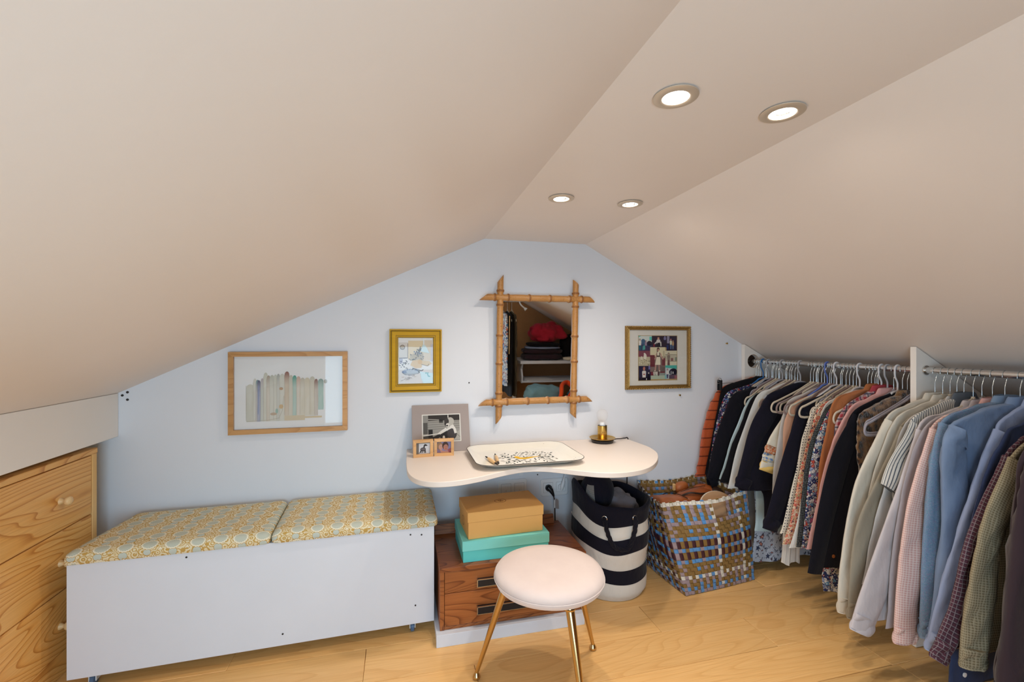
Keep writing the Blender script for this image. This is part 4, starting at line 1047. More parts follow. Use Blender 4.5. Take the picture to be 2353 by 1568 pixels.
# ------------------------------------------------------------------ double sockets under the desk, plugs
def socket(x0, z1, label, holes):
    w_, h_ = 0.155, 0.092
    t = thing('double_socket', (x0 + w_ / 2, 2.30, z1 - h_), label, 'socket', 'double sockets under the desk')
    def plate(a, b, c, d, y, r, m, nm):
        MB().rings([[(x, 2.2999, z) for x, z in rrect(a, b, c, d, r, 5)], [(x, y + .003, z) for x, z in rrect(a, b, c, d, r, 5)], [(x, y, z) for x, z in rrect(a + .003, b - .003, c + .003, d - .003, r, 5)]], False, True).build(nm, m, t)
    plate(x0, x0 + w_, z1 - h_, z1, 2.291, 0.012, M['white'], 'plate')
    for k in range(2):
        cx = x0 + w_ / 2 + (k - .5) * 0.071; cz = z1 - h_ / 2
        s = MB()
        q = rrect(cx - .0255, cx + .0255, cz - .0255, cz + .0255, .002, 8); n = len(q)
        circ = [(cx + .0205 * math.cos(a), cz + .0205 * math.sin(a)) for a in [math.atan2(z - cz, x - cx) for x, z in q]]
        s.rings([[(x, 2.2905, z) for x, z in q], [(x, 2.2895, z) for x, z in q], [(x, 2.2895, z) for x, z in circ], [(x, 2.297, z) for x, z in circ]], False, True)
        so = s.build('socket_outlet', M['white'] , t)
        q2 = rrect(cx - .0268, cx + .0268, cz - .0268, cz + .0268, .003, 8)
        MB().rings([[(x, 2.2908, z) for x, z in q], [(x, 2.2908, z) for x, z in q2]], False, False).build('gap_shade', M['plgrey'], so)  # flat grey ring painted as the shadow gap around the outlet
        m = MB(); m.lathe([(.0198, -.0012), (.0198, .0)], (cx, 2.2968, cz), 24, 'y'); m.build('well_face', M['plgrey'], so)
        if holes:
            for dx, dz in ((-.0095, .0), (.0095, .0)):
                MB().lathe([(.0026, -.0016), (.0026, .0)], (cx + dx, 2.2958, cz + dz), 10, 'y').build('pin_hole', M['black'], so)
            MB().lathe([(.0024, -.006), (.0024, .0)], (cx, 2.2958, cz - .011), 10, 'y').build('earth_pin', M['brushed'], so)
    return t
socket(0.498, 0.503, 'empty white double wall socket half hidden by the shoe box', True)
socket(0.728, 0.492, 'white double wall socket with a black and a white plug', False)
bxp, bzp = 0.770, 0.446
t = thing('black_plug', (bxp, 2.289, bzp), 'black mains plug with hanging cable in the socket under the desk', 'plug')
m = MB(); m.lathe([(.017, -.012), (.0175, .006)], (bxp, 2.289, bzp), 24, 'y'); m.tube([(bxp - .006, 2.274, bzp + .006), (bxp + .008, 2.266, bzp - .008), (bxp + .018, 2.263, bzp - .030), (bxp + .022, 2.264, bzp - .040)], [.014, .013, .007, .0045], 12); m.build('plug_body', M['black'], t, smooth=50)
MB().tube(spline([(bxp + .021, 2.264, bzp - .038), (bxp + .028, 2.268, bzp - .07), (bxp + .031, 2.272, bzp - .12), (bxp + .033, 2.276, bzp - .20), (bxp + .034, 2.280, 0.03)], 8), 0.0030, 8).build('cable', M['blackrub'], t, smooth=60)
m = MB(); m.box(bxp + .024, bxp + .030, 2.264, 2.2645, 0.345, 0.392); m.build('tag_fold', M['white'], t)
m = MB(); m.prism([(bxp + .031, .386), (bxp + .048, .384), (bxp + .050, .338), (bxp + .034, .341)], 'y', 2.2635, 2.264); m.build('cable_tag', M['mat_grey'], t, label='printed paper tag on the cable')
wxp = 0.841
t = thing('white_plug', (wxp, 2.289, bzp), 'white mains plug with its lead rising under the desk', 'plug')
m = MB(); m.lathe([(.0165, -.010), (.0175, .006)], (wxp, 2.289, bzp), 24, 'y'); m.tube([(wxp - .002, 2.276, bzp - .012), (wxp, 2.270, bzp + .006), (wxp + .008, 2.272, bzp + .030), (wxp + .012, 2.276, bzp + .045)], [.008, .011, .008, .005], 10); m.build('plug_body', M['white'], t, smooth=50)
MB().tube(spline([(wxp + .011, 2.276, bzp + .043), (wxp + .020, 2.278, bzp + .07), (wxp + .034, 2.282, bzp + .10), (wxp + .05, 2.284, bzp + .13), (wxp + .10, 2.284, bzp + .185)], 8), 0.0028, 8).build('cable', M['white'], t, smooth=60)

# ------------------------------------------------------------------ screws, a brass nail and marks on the wall
for (x, z, l) in ((-1.158, 0.991, 'dark screw head at the corner of the bulkhead'), (-1.139, 1.004, 'dark screw head on the back wall, topmost of three by the bulkhead'), (-1.139, 0.972, 'dark screw head on the back wall, lowest of three by the bulkhead'), (0.713, 0.517, 'dark screw head on the wall between the sockets and the desk'), (0.347, 1.013, 'tiny dark nail hole plug on the wall below the ochre frame')):
    r = .0052 if x < 0 else .0035
    o = MB().lathe([(r, 0.0), (r, -.0015), (r * .7, -.003), (.0008, -.0032)], (x, 2.2999, z), 12, 'y').build('screw', M['screw'], smooth=50); tag(o, l, 'screw')
for (x, z, l) in ((1.566, 0.916, 'small brass nail in the wall below the gilt frame'), (1.882, 1.213, 'small brass nail in the wall by the clothes-side slope')):
    o = MB().lathe([(.0025, 0.0), (.0025, -.010), (.0055, -.011), (.0045, -.0135), (.0008, -.014)], (x, 2.2999, z), 12, 'y').build('nail', M['brass'], smooth=50); tag(o, l, 'nail')

# ------------------------------------------------------------------ velvet stool on three gold legs
sx, sy = 0.512, 1.515
t = thing('velvet_stool', (sx, sy, 0), 'round pale pink velvet stool on three tapered gold legs', 'stool')
R = 0.192
MB().lathe([(0.001, 0.372), (0.12, 0.372), (0.172, 0.376), (0.186, 0.384), (R - .001, 0.394), (R, 0.399), (R - .0015, 0.402), (R, 0.4055), (R - .001, 0.414), (R - .009, 0.425), (R - .026, 0.433), (0.13, 0.438), (0.07, 0.4405), (0.001, 0.441)], (sx, sy, 0), 64).build('seat', M['velvet'], t, smooth=60)
MB().tube([(sx + (R + .0005) * math.cos(2 * PI * i / 72), sy + (R + .0005) * math.sin(2 * PI * i / 72), 0.4018) for i in range(72)], 0.0022, 6, closed=True, up=(0, 0, 1)).build('seam_piping', M['velvet'], t, smooth=60)
for fx, fy in ((0.272, 1.622), (0.745, 1.664), (0.540, 1.232)):
    d = Vector((fx - sx, fy - sy, 0)); tp = Vector((sx, sy, 0.374)) + d * 0.56; ft = Vector((fx, fy, 0.022))
    lg = MB().tube([tp, tp.lerp(ft, .5), ft], [0.0145, 0.0110, 0.0070], 20).build('leg', M['goldleg'], t, smooth=50)
    MB().lathe([(0.006, 0.028), (0.0085, 0.021), (0.0135, 0.013), (0.0145, 0.008), (0.012, 0.002), (0.008, 0.0)], (fx, fy, 0), 20).build('foot', M['goldleg'], lg, smooth=60)
    MB().lathe([(0.020, 0.0), (0.019, -0.005)], (tp.x, tp.y, 0.374), 20).build('leg_plate', M['goldleg'], lg, smooth=40)
# ------------------------------------------------------------------ striped canvas basket with rope handles
BX, BY = 1.03, 2.098
t = thing('striped_basket', (BX, BY, 0), 'tall navy and white striped canvas basket with rope handles', 'basket')
def bwarp(a, z, r):
    k = max(0, z) / .44
    lift = .085 * math.exp(-((math.degrees(a) % 360 - 178) / 42.0) ** 2) * k ** 3 + .022 * (0.5 + 0.5 * math.sin(a)) * k ** 2
    sag = .012 * math.sin(2 * a + .6 + 5 * z) * math.sin(PI * min(1, k)) + .006 * math.sin(5 * a + 9 * z) * k
    rr_ = r * (1 + .022 * math.sin(3 * a + 7 * z) * k + .012 * math.sin(7 * a - 16 * z) * k)
    return (BX + rr_ * math.cos(a), BY + min(rr_ * math.sin(a), .196), max(0.0, z) + lift + sag * (1 if z > .02 else 0))
def brad(z):
    if z < .03: return .160 + .5 * z
    return .1745 + .012 * min(1, (z - .03) / .2) + .004 * math.sin(z * 30)
def bband(name, prof, m, label=None):
    rs = [[bwarp(2 * PI * i / 72, z, r) for i in range(72)] for r, z in prof]
    return MB().rings(rs, False, False).build(name, m, t, smooth=70, label=label)
def side(z0, z1, n=7, dr=0.0): return [(brad(z0 + (z1 - z0) * i / n) + dr, z0 + (z1 - z0) * i / n) for i in range(n + 1)]
bband('base_disc', [(.001, .001), (.10, .001), (.158, .001)], M['canvas'])
bband('white_band', [(.158, .001)] + side(.006, .096), M['canvas'], 'white canvas band at the foot')
bband('navy_band', side(.0945, .165, dr=.0014), M['navyfelt'], 'lowest navy band')
bband('white_band', side(.164, .246), M['canvas'], 'middle white canvas band')
bband('navy_band', side(.2445, .308, dr=.0014), M['navyfelt'], 'middle navy band')
bband('white_band', side(.307, .372), M['canvas'], 'upper white canvas band')
bband('navy_cuff', [(brad(.36) + .0015, .360)] + side(.366, .432, dr=.005) + [(.190, .440), (.184, .444), (.178, .438), (.176, .40), (.174, .33), (.170, .22), (.001, .20)], M['navyfelt'], 'folded navy cuff and lining')
for z in (.0925, .2425): # pale stitching lines
    MB().tube([bwarp(2 * PI * i / 72, z + .074, brad(z) + .0022) for i in range(72)], .0007, 4, closed=True).build('stitching', M['canvas'], t)
def eyelet(a, z):
    p = Vector(bwarp(a, z, brad(z) + .0062)); nrm = Vector((math.cos(a), math.sin(a), 0)); u = Vector((-math.sin(a), math.cos(a), 0)); v = Vector((0, 0, 1))
    MB().tube([p + (u * math.cos(2 * PI * i / 20) + v * math.sin(2 * PI * i / 20)) * .0105 for i in range(20)], .0032, 8, closed=True, up=tuple(nrm)).build('eyelet', M['chrome'], t, smooth=60)
    MB().rings([[p - nrm * .001 + (u * math.cos(2 * PI * i / 16) + v * math.sin(2 * PI * i / 16)) * .0085 for i in range(16)]], True, False).build('eyelet_hole', M['black'], t)
    return p + nrm * .003
ea, eb = math.atan2(1.915 - BY, .912 - BX), math.atan2(1.918 - BY, 1.068 - BX)
def handle(ea, eb, z, drop, name):
    A, B = eyelet(ea, z), eyelet(eb, z)
    mid = (A + B) / 2; o_ = Vector((math.cos((ea + eb) / 2), math.sin((ea + eb) / 2), 0))
    pts = spline([A - o_ * .006, A + o_ * .008 + Vector((0, 0, -.012)), A.lerp(mid, .22) + o_ * .012 + Vector((0, 0, -drop * .55)), A.lerp(mid, .62) + o_ * .016 + Vector((0, 0, -drop * .93)), B.lerp(mid, .55) + o_ * .016 + Vector((0, 0, -drop)), B.lerp(mid, .12) + o_ * .012 + Vector((0, 0, -drop * .5)), B + o_ * .008 + Vector((0, 0, -.012)), B - o_ * .006], 12)
    m = MB()
    for s in range(3):
        q = []
        for i, p in enumerate(pts):
            d = (pts[min(i + 1, len(pts) - 1)] - pts[max(i - 1, 0)]).normalized()
            a = d.orthogonal(); a = (o_ - d * o_.dot(d)).normalized(); b = d.cross(a); w_ = i * .42 + s * 2 * PI / 3
            q.append(p + (a * math.cos(w_) + b * math.sin(w_)) * .0055)
        m.tube(q, .0060, 7)
    m.build(name, M['rope'], t, smooth=60)
handle(ea, eb, .398, .135, 'rope_handle')
handle(ea + PI, eb + PI, .398, .10, 'rope_handle')
# things in the basket
t = thing('wool_hat', (0.930, 2.075, 0.39), 'dark navy wool hat with a grey knitted panel, sitting in the striped basket', 'hat')
Rm = Matrix.Rotation(math.radians(-14), 3, 'Y') @ Matrix.Rotation(math.radians(12), 3, 'X')
m = MB()
def hatp(th, ph, k=1.0):
    r = 1 + .05 * math.sin(3 * ph + 1) * math.cos(th) - .10 * math.exp(-((ph - 4.9) / .25) ** 2) * math.cos(th)
    q = Vector((.084 * math.cos(th) * math.cos(ph) * r, .074 * math.cos(th) * math.sin(ph) * r, .098 * math.sin(th))) * k
    q = Rm @ q
    return (0.952 + q.x, 2.072 + q.y, 0.482 + q.z)
m.rings([[hatp(th, 2 * PI * i / 48) for i in range(48)] for th in [-1.45 + 2.9 * j / 22 for j in range(23)]]).build('crown', M['hat'], t, smooth=80)
m = MB(); g_ = [[m.vert(hatp(th, ph, 1.022)) for ph in [3.55 + .62 * i / 10 for i in range(11)]] for th in [-.95 + 1.75 * j / 14 for j in range(15)]]
for j in range(14):
    for i in range(10): m.face((g_[j][i], g_[j][i + 1], g_[j + 1][i + 1], g_[j + 1][i]), uv=[(i * .008, j * .012), ((i + 1) * .008, j * .012), ((i + 1) * .008, (j + 1) * .012), (i * .008, (j + 1) * .012)])
m.build('knitted_panel', M['knit'], t, smooth=80)
o = MB().blob((1.075, 2.11, 0.40), (.088, .105, .062), .9, .25, 14, 3, 44, 24, fold=.35, ff=22).build('fleece_top', M['greyfleece'], smooth=80); tag(o, 'crumpled grey fleece beside the hat in the striped basket', 'clothing')
o = MB().blob((1.03, 2.075, 0.312), (.125, .10, .085), .8, .15, 9, 5, 36, 18, fold=.2, ff=16).build('folded_jumper', M['plum'], smooth=80); tag(o, 'dark jumper under the hat and grey fleece, deep in the striped basket', 'clothing')

# ------------------------------------------------------------------ woven plastic-strip bag
t = thing('woven_bag', (1.53, 2.10, 0), 'large square bag woven from brown, lilac, blue and plum plastic strips', 'bag')
BC = [(1.335, 1.905, 0.003), (1.768, 1.952, 0.003), (1.735, 2.27, 0.003), (1.315, 2.235, 0.003)]
TC = [(1.228, 1.945, 0.441), (1.742, 1.972, 0.452), (1.690, 2.284, 0.455), (1.290, 2.284, 0.450)]
rowc = list('lublbwbbuPuPubbblubbuW'.replace('w', 'b'))
rowc = ['l', 'u', 'b', 'l', 'w', 'b', 'b', 'b', 'u', 'p', 'u', 'p', 'u', 'b', 'b', 'b', 'l', 'u', 'b', 'l', 'b', 'w']
rowh = [.036 if c == 'p' else .0187 for c in rowc]
tot = sum(rowh); tb = [0]
for h in rowh: tb.append(tb[-1] + h / tot)
NV = [24, 17, 22, 17]
vfront = ['b'] * 24
for i, c in zip(range(1, 24, 2), 'lbululbbllbl'): vfront[i] = c
vfront[0] = 'l'; vfront[12] = 'w'; vfront[20] = 'w'; vfront[23] = 'u'
r5 = random.Random(11)
vcols = [vfront] + [[r5.choice('bblubb') if i % 2 else r5.choice('bbbl') for i in range(n)] for n in NV[1:]]
vcols[3] = ['l', 'p', 'b', 'p', 'u', 'p', 'b', 'u', 'p', 'l', 'b', 'p', 'u', 'b', 'p', 'l', 'b']
def BP(s, f, tt):
    b = Vector(BC[s]).lerp(Vector(BC[(s + 1) % 4]), f); u = Vector(TC[s]).lerp(Vector(TC[(s + 1) % 4]), f)
    p = b.lerp(u, tt)
    n = {0: Vector((0, -1, 0)), 1: Vector((1, 0, 0)), 2: Vector((0, .25, 0)), 3: Vector((-1, 0, 0))}[s]
    bul = {0: .030, 1: .012, 2: .01, 3: .022}[s]
    p = p + n * (bul * math.sin(PI * f) ** .7 * math.sin(PI * min(1, tt * .92 + .04)) * (1 + .25 * math.sin(9 * tt + 4 * f)))
    if tt > .6:
        k = (tt - .6) / .4
        p.z -= {0: .012, 1: .004, 2: .016, 3: .018}[s] * math.sin(PI * f) * k
        if s == 0: p.y += .012 * math.sin(2 * PI * f * 1.3) * k
    return p
def BN(s, f, tt):
    e = .01
    a = BP(s, min(1, f + e), tt) - BP(s, max(0, f - e), tt); b = BP(s, f, min(1, tt + e)) - BP(s, f, max(0, tt - e))
    return a.cross(b).normalized()
HOLE = set(range(13, 17)); HROW = (17, 20)
AMP = .0017
for s in range(4):
    n = NV[s]
    for i in range(n):
        f0, f1 = (i + .01) / n, (i + .99) / n; fm = (i + .5) / n
        top_row = 17 if (s == 0 and i in HOLE) else len(rowc)
        st = []
        for r in range(top_row):
            up = 1 if (i + r + s) % 2 else -1
            if not st: st.append((tb[r], 0))
            st.append((tb[r] + (tb[r + 1] - tb[r]) * .22, up)); st.append((tb[r] + (tb[r + 1] - tb[r]) * .78, up))
        st.append((tb[top_row], 0))
        m = MB(); prev = None
        for tt, up in st:
            nn = BN(s, fm, tt) * (AMP * up)
            cur = (m.vert(BP(s, f0, tt) + nn), m.vert(BP(s, f1, tt) + nn))
            if prev: m.face((prev[0], prev[1], cur[1], cur[0]))
            prev = cur
        m.build('upright_strip', ST[vcols[s][i]], t)
    for r, c in enumerate(rowc):
        m = MB(); prev = None
        t0, t1 = tb[r] + (tb[r + 1] - tb[r]) * .01, tb[r] + (tb[r + 1] - tb[r]) * .99; tm = (tb[r] + tb[r + 1]) / 2
        for i in range(n):
            if s == 0 and i in HOLE and HROW[0] <= r <= HROW[1]: prev = None; continue
            up = -1 if (i + r + s) % 2 else 1
            if c == 'w' and r == len(rowc) - 1: up = 1.5 if (i + r) % 2 else -.4
            for q in ((i, 0) if i == 0 else None, (i + .22, up), (i + .78, up), (i + 1, 0) if i == n - 1 else None):
                if q is None: continue
                f = q[0] / n; nn = BN(s, f, tm) * (AMP * q[1])
                cur = (m.vert(BP(s, f, t0) + nn), m.vert(BP(s, f, t1) + nn))
                if prev: m.face((prev[0], cur[0], cur[1], prev[1]))
                prev = cur
        m.build('cross_strip', ST[c], t)
# rolled rim in alternating strip ends
for s in range(4):
    n = NV[s]
    for i in range(n):
        if (i + s) % 2: continue
        a, b = BP(s, (i + .08) / n, 1), BP(s, (i + .92) / n, 1); nn = BN(s, (i + .5) / n, 1)
        m = MB()
        rs = []
        for q in range(6):
            an = -1.2 + 3.0 * q / 5 + .6
            d = nn * (math.cos(an) * .0045) + Vector((0, 0, math.sin(an) * .0045))
            rs.append((m.vert(a + d), m.vert(b + d)))
        for k_ in range(5): m.face((rs[k_][0], rs[k_][1], rs[k_ + 1][1], rs[k_ + 1][0]))
        m.build('rim_fold', ST['wbwlwu'[i // 2 % 6]], t)
m = MB(); m.face([m.vert(Vector(c) + Vector((0, 0, .001))) for c in BC]); m.build('base_weave', ST['b'], t)
# contents of the woven bag
def bagthing(name, label, cat, c, size, mat, rot, seed, fold=.12, p=.75):
    t = thing(name, c, label, cat)
    R_ = Matrix.Rotation(math.radians(rot[2]), 3, 'Z') @ Matrix.Rotation(math.radians(rot[1]), 3, 'Y') @ Matrix.Rotation(math.radians(rot[0]), 3, 'X')
    MB().blob(c, size, p, .10, 9, seed, 44, 22, R_, fold=fold, ff=14).build('body', mat, t, smooth=80)
    return t, R_
def seam(t, R_, c, pts, r, m, name='seam'):
    MB().tube([Vector(c) + R_ @ Vector(p) for p in spline(pts, 6)], r, 6).build(name, m, t, smooth=60)
c = (1.375, 2.10, 0.375); t, R_ = bagthing('leather_bag', 'tan leather bag with a dark zip seam, at the left inside the woven bag', 'bag', c, (.105, .10, .042), M['tan'], (-8, 6, 10), 2)
seam(t, R_, c, [(.03, .10, .022), (.035, .05, .046), (.045, -.02, .048), (.055, -.07, .036)], .0022, M['darkleather'], 'zip')
c = (1.545, 2.135, 0.385); t, R_ = bagthing('leather_pouch', 'soft chestnut leather pouch with a dark strap, in the middle of the woven bag', 'bag', c, (.105, .075, .042), M['tan2'], (-10, -4, 8), 4, .22)
seam(t, R_, c, [(-.10, -.03, .03), (-.07, -.06, .042), (-.02, -.078, .030), (.03, -.085, .026)], .005, M['darkleather'], 'strap')
seam(t, R_, c, [(-.09, -.01, .045), (0, -.02, .052), (.08, -.01, .044)], .0016, M['darkleather'])
t = thing('sandal', (1.60, 1.985, 0.37), 'suede-soled tan sandal standing on edge behind the front of the woven bag', 'shoe')
R_ = Matrix.Rotation(math.radians(-10), 3, 'Z') @ Matrix.Rotation(math.radians(62), 3, 'X')
def disc(c, a, b, h0, h1, nm, m):
    mb = MB(); mb.rings([[Vector(c) + R_ @ Vector((a * k * math.cos(2 * PI * i / 40), b * k * math.sin(2 * PI * i / 40) , h)) for i in range(40)] for k, h in ((.96, h0), (1, h0 + .002), (1, h1 - .002), (.97, h1))]); mb.build(nm, m, t, smooth=40)
disc((1.585, 1.990, 0.376), .092, .080, -.004, .003, 'insole', M['sole']); disc((1.585, 1.990, 0.376), .095, .083, -.014, -.005, 'outsole', M['cream'])
c = (1.655, 2.175, 0.385); t, R_ = bagthing('ankle_boot', 'dark brown boot with a chestnut toe at the right inside the woven bag', 'shoe', c, (.045, .075, .045), M['tan2'], (0, -12, 35), 8, .05, .9)
MB().blob((1.683, 2.14, 0.378), (.035, .05, .05), .8, .05, 9, 2, 30, 16).build('shaft', M['darkleather'], t, smooth=80)
c = (1.535, 2.235, 0.405); t, R_ = bagthing('leather_mule', 'tan leather heel of a shoe poking up at the back of the woven bag', 'shoe', c, (.042, .028, .030), M['tan'], (10, -20, 0), 9, .05, .9)
MB().box(1.478, 1.492, 2.22, 2.235, .395, .432).build('heel_tab', M['pale_knob'], t, bevel=.003)
o = MB().blob((1.52, 2.08, 0.26), (.16, .13, .075), .6, .1, 8, 6, 36, 18, fold=.1, ff=12).build('satchel', M['darkleather'], smooth=80); tag(o, 'dark leather satchel lying under the tan bags inside the woven bag', 'bag')
# ------------------------------------------------------------------ clothes rail: end panel, divider panel, rods
PZ = 0.0
def ring_panel(name, pts, hole_c, hr, y0, y1, m, parent):
    """polygon in x,z with a round hole"""
    n = 64; cx, cz = hole_c
    def hit(a):
        d = (math.cos(a), math.sin(a)); best = 9
        for i in range(len(pts)):
            (x1, z1), (x2, z2) = pts[i], pts[(i + 1) % len(pts)]
            ex, ez = x2 - x1, z2 - z1; den = d[0] * ez - d[1] * ex
            if abs(den) < 1e-9: continue
            s = ((x1 - cx) * ez - (z1 - cz) * ex) / den; q = ((x1 - cx) * d[1] - (z1 - cz) * d[0]) / den
            if s > 0 and -1e-6 <= q <= 1 + 1e-6: best = min(best, s)
        return best
    an = sorted(set([2 * PI * i / n for i in range(n)] + [math.atan2(z - cz, x - cx) % (2 * PI) for x, z in pts]))
    mb = MB(); o = [(cx + math.cos(a) * hit(a), cz + math.sin(a) * hit(a)) for a in an]; i_ = [(cx + math.cos(a) * hr, cz + math.sin(a) * hr) for a in an]
    mb.rings([[(x, y0, z) for x, z in i_], [(x, y0, z) for x, z in o], [(x, y1, z) for x, z in o], [(x, y1, z) for x, z in i_]], closed=True)
    return mb.build(name, m, parent)
def slope_poly(x0, x1, zb): return [(x0, zb), (x1, zb), (x1, zc(x1) - .003), (x0, zc(x0) - .003)]
t = thing('wardrobe_end_panel', (2.25, 2.285, 0), 'white end panel with a round hole for the chrome rail, against the back wall', 'panel')
ring_panel('board', slope_poly(1.990, 2.50, 0.002), (RX, RZ), 0.040, 2.272, 2.2985, M['trimw'], t)
MB().lathe([(.0385, -.0005), (.0405, -.001), (.0405, .012), (.0385, .012)], (RX, 2.2735, RZ), 40, 'y', (False, False)).build('hole_lining', M['board'], t, smooth=40, label='brown raw edge of the hole')
MB().lathe([(.038, 0), (.001, 0)], (RX, 2.297, RZ), 32, 'y', (False, True)).build('hole_back', M['darkleather'], t)
t = thing('wardrobe_divider', (2.25, 1.372, 0), 'white divider panel between the two chrome rails, cut to the slope', 'panel')
MB().prism(slope_poly(2.000, 2.50, 0.002), 'y', 1.361, 1.383).build('board', M['trimw'], t, bevel=.001)
for y, d in ((1.3605, -.004), (1.3835, .004)):
    MB().lathe([(.020, 0), (.019, d), (.0135, d)], (RX, y, RZ), 28, 'y', (True, True)).build('rail_flange', M['chrome'], t, smooth=40)
t = thing('wardrobe_side_panel', (2.25, 0.34, 0), 'white side panel closing the near end of the clothes rail', 'panel')
MB().prism(slope_poly(2.000, 2.50, 0.002), 'y', 0.33, 0.352).build('board', M['trimw'], t, bevel=.001)
o = MB().tube([(RX, 2.296, RZ), (RX, 1.8, RZ), (RX, 1.3845, RZ)], .0125, 20, up=(0, 0, 1)).build('clothes_rail', M['chrome'], smooth=50); tag(o, 'chrome clothes rail between the back wall panel and the divider', 'rail', 'chrome clothes rails')
o = MB().tube([(RX, 1.3595, RZ), (RX, .8, RZ), (RX, 0.353, RZ)], .0125, 20, up=(0, 0, 1)).build('clothes_rail', M['chrome'], smooth=50); tag(o, 'chrome clothes rail on the near side of the divider, carrying the shirts', 'rail', 'chrome clothes rails')

# ------------------------------------------------------------------ hangers
GL, GR = 'hangers left of the divider panel', 'hangers right of the divider panel'
def make_hanger(kind, m, w=.205, drop=.198, loop=True):
    X0, Z0 = RX, RZ
    t = thing('hanger', (RX, 0, RZ), 'hanger', 'hanger')
    def P(x, z): return (X0 + x, 0, Z0 + z)
    if kind == 'velvet':
        R_ = .0138
        hk = [P(-R_, -.010)] + [P(R_ * math.cos(a), R_ * math.sin(a)) for a in [PI - .25 - i * (PI + .2) / 12 for i in range(13)]] + [P(.012, -.014), P(.003, -.036), P(.0, -.046), P(0, -.098)]
        MB().tube(hk, .0013, 6, up=(0, 1, 0)).build('hook', M['steel'], t, smooth=60)
        half = spline([P(0, -.094), P(-.03, -.108), P(-.09, -.136), P(-w + .045, -drop + .016), P(-w + .012, -drop + .004), P(-w, -drop - .018), P(-w + .006, -drop - .036), P(-w + .03, -drop - .042)], 5)
        loopp = half + [P(2 * 0 - (p.x - X0), p.z - Z0) for p in half[::-1]]
        MB().tube(loopp, .0052, 8, closed=True, flat=(.55, 1), up=(0, 1, 0)).build('body', m, t, smooth=60)
        MB().tube([P(0, -.088), P(0, -.102)], .006, 8, up=(0, 1, 0)).build('neck', m, t, smooth=60)
    else:
        R_ = .0165
        hk = [P(-R_, -.012)] + [P(R_ * math.cos(a), .002 + R_ * math.sin(a)) for a in [PI - .2 - i * (PI + .1) / 12 for i in range(13)]]
        hk = [P(R_, -.004)] + [P(-R_ * math.cos(a), .002 + R_ * math.sin(a)) for a in [PI - i * PI / 12 for i in range(13)]]
        hk = [P(R_ * math.cos(a), -.001 + R_ * math.sin(a)) for a in [i * PI / 12 for i in range(13)]] + [P(-R_, -.022), P(-R_ + .002, -.034), P(-.004, -.052), P(0, -.062), P(0, -.098)]
        MB().tube(hk, .0036, 8, up=(0, 1, 0)).build('hook', m, t, smooth=60)
        half = spline([P(0, -.094), P(-.03, -.100), P(-.05, -.114), P(-.12, -.156), P(-w + .03, -drop - .01)], 5)
        arms = [P(-(p.x - X0), p.z - Z0) for p in half[::-1]] + half[1:]
        MB().tube(arms, .0048, 8, up=(0, 1, 0)).build('body', m, t, smooth=60)
        for sgn in (-1, 1):
            c = P(sgn * (w - .024), -drop - .030)
            MB().tube([(c[0] + sgn * .017 * math.cos(a), 0, c[2] + .017 * math.sin(a)) for a in [1.9 - i * 4.9 / 14 for i in range(15)]], .0036, 8, up=(0, 1, 0)).build('end_hook', m, t, smooth=60)
    return t
protos = {}
used = set()
hr_ = random.Random(21)
def hang(y, style, label, group, rz=None, w=.205, drop=.198):
    kind, mk = style
    key = (kind, mk, w, drop)
    if key not in protos:
        protos[key] = make_hanger(kind, M[mk], w, drop)
    if key not in used: o = protos[key]; used.add(key)
    else: o = copy_tree(protos[key])
    o.location = (RX, y, RZ - .0005)
    o.rotation_euler = (0, 0, math.radians(hr_.uniform(-2.2, 2.2) if rz is None else rz))
    o['label'] = label; o['group'] = group
    return o
VC, VT, VG = ('velvet', 'velcream'), ('velvet', 'veltaupe'), ('velvet', 'velgrey')
PW, PG, PB, PB2 = ('plastic', 'plwhite'), ('plastic', 'plgrey'), ('plastic', 'plblue'), ('plastic', 'plblue2')

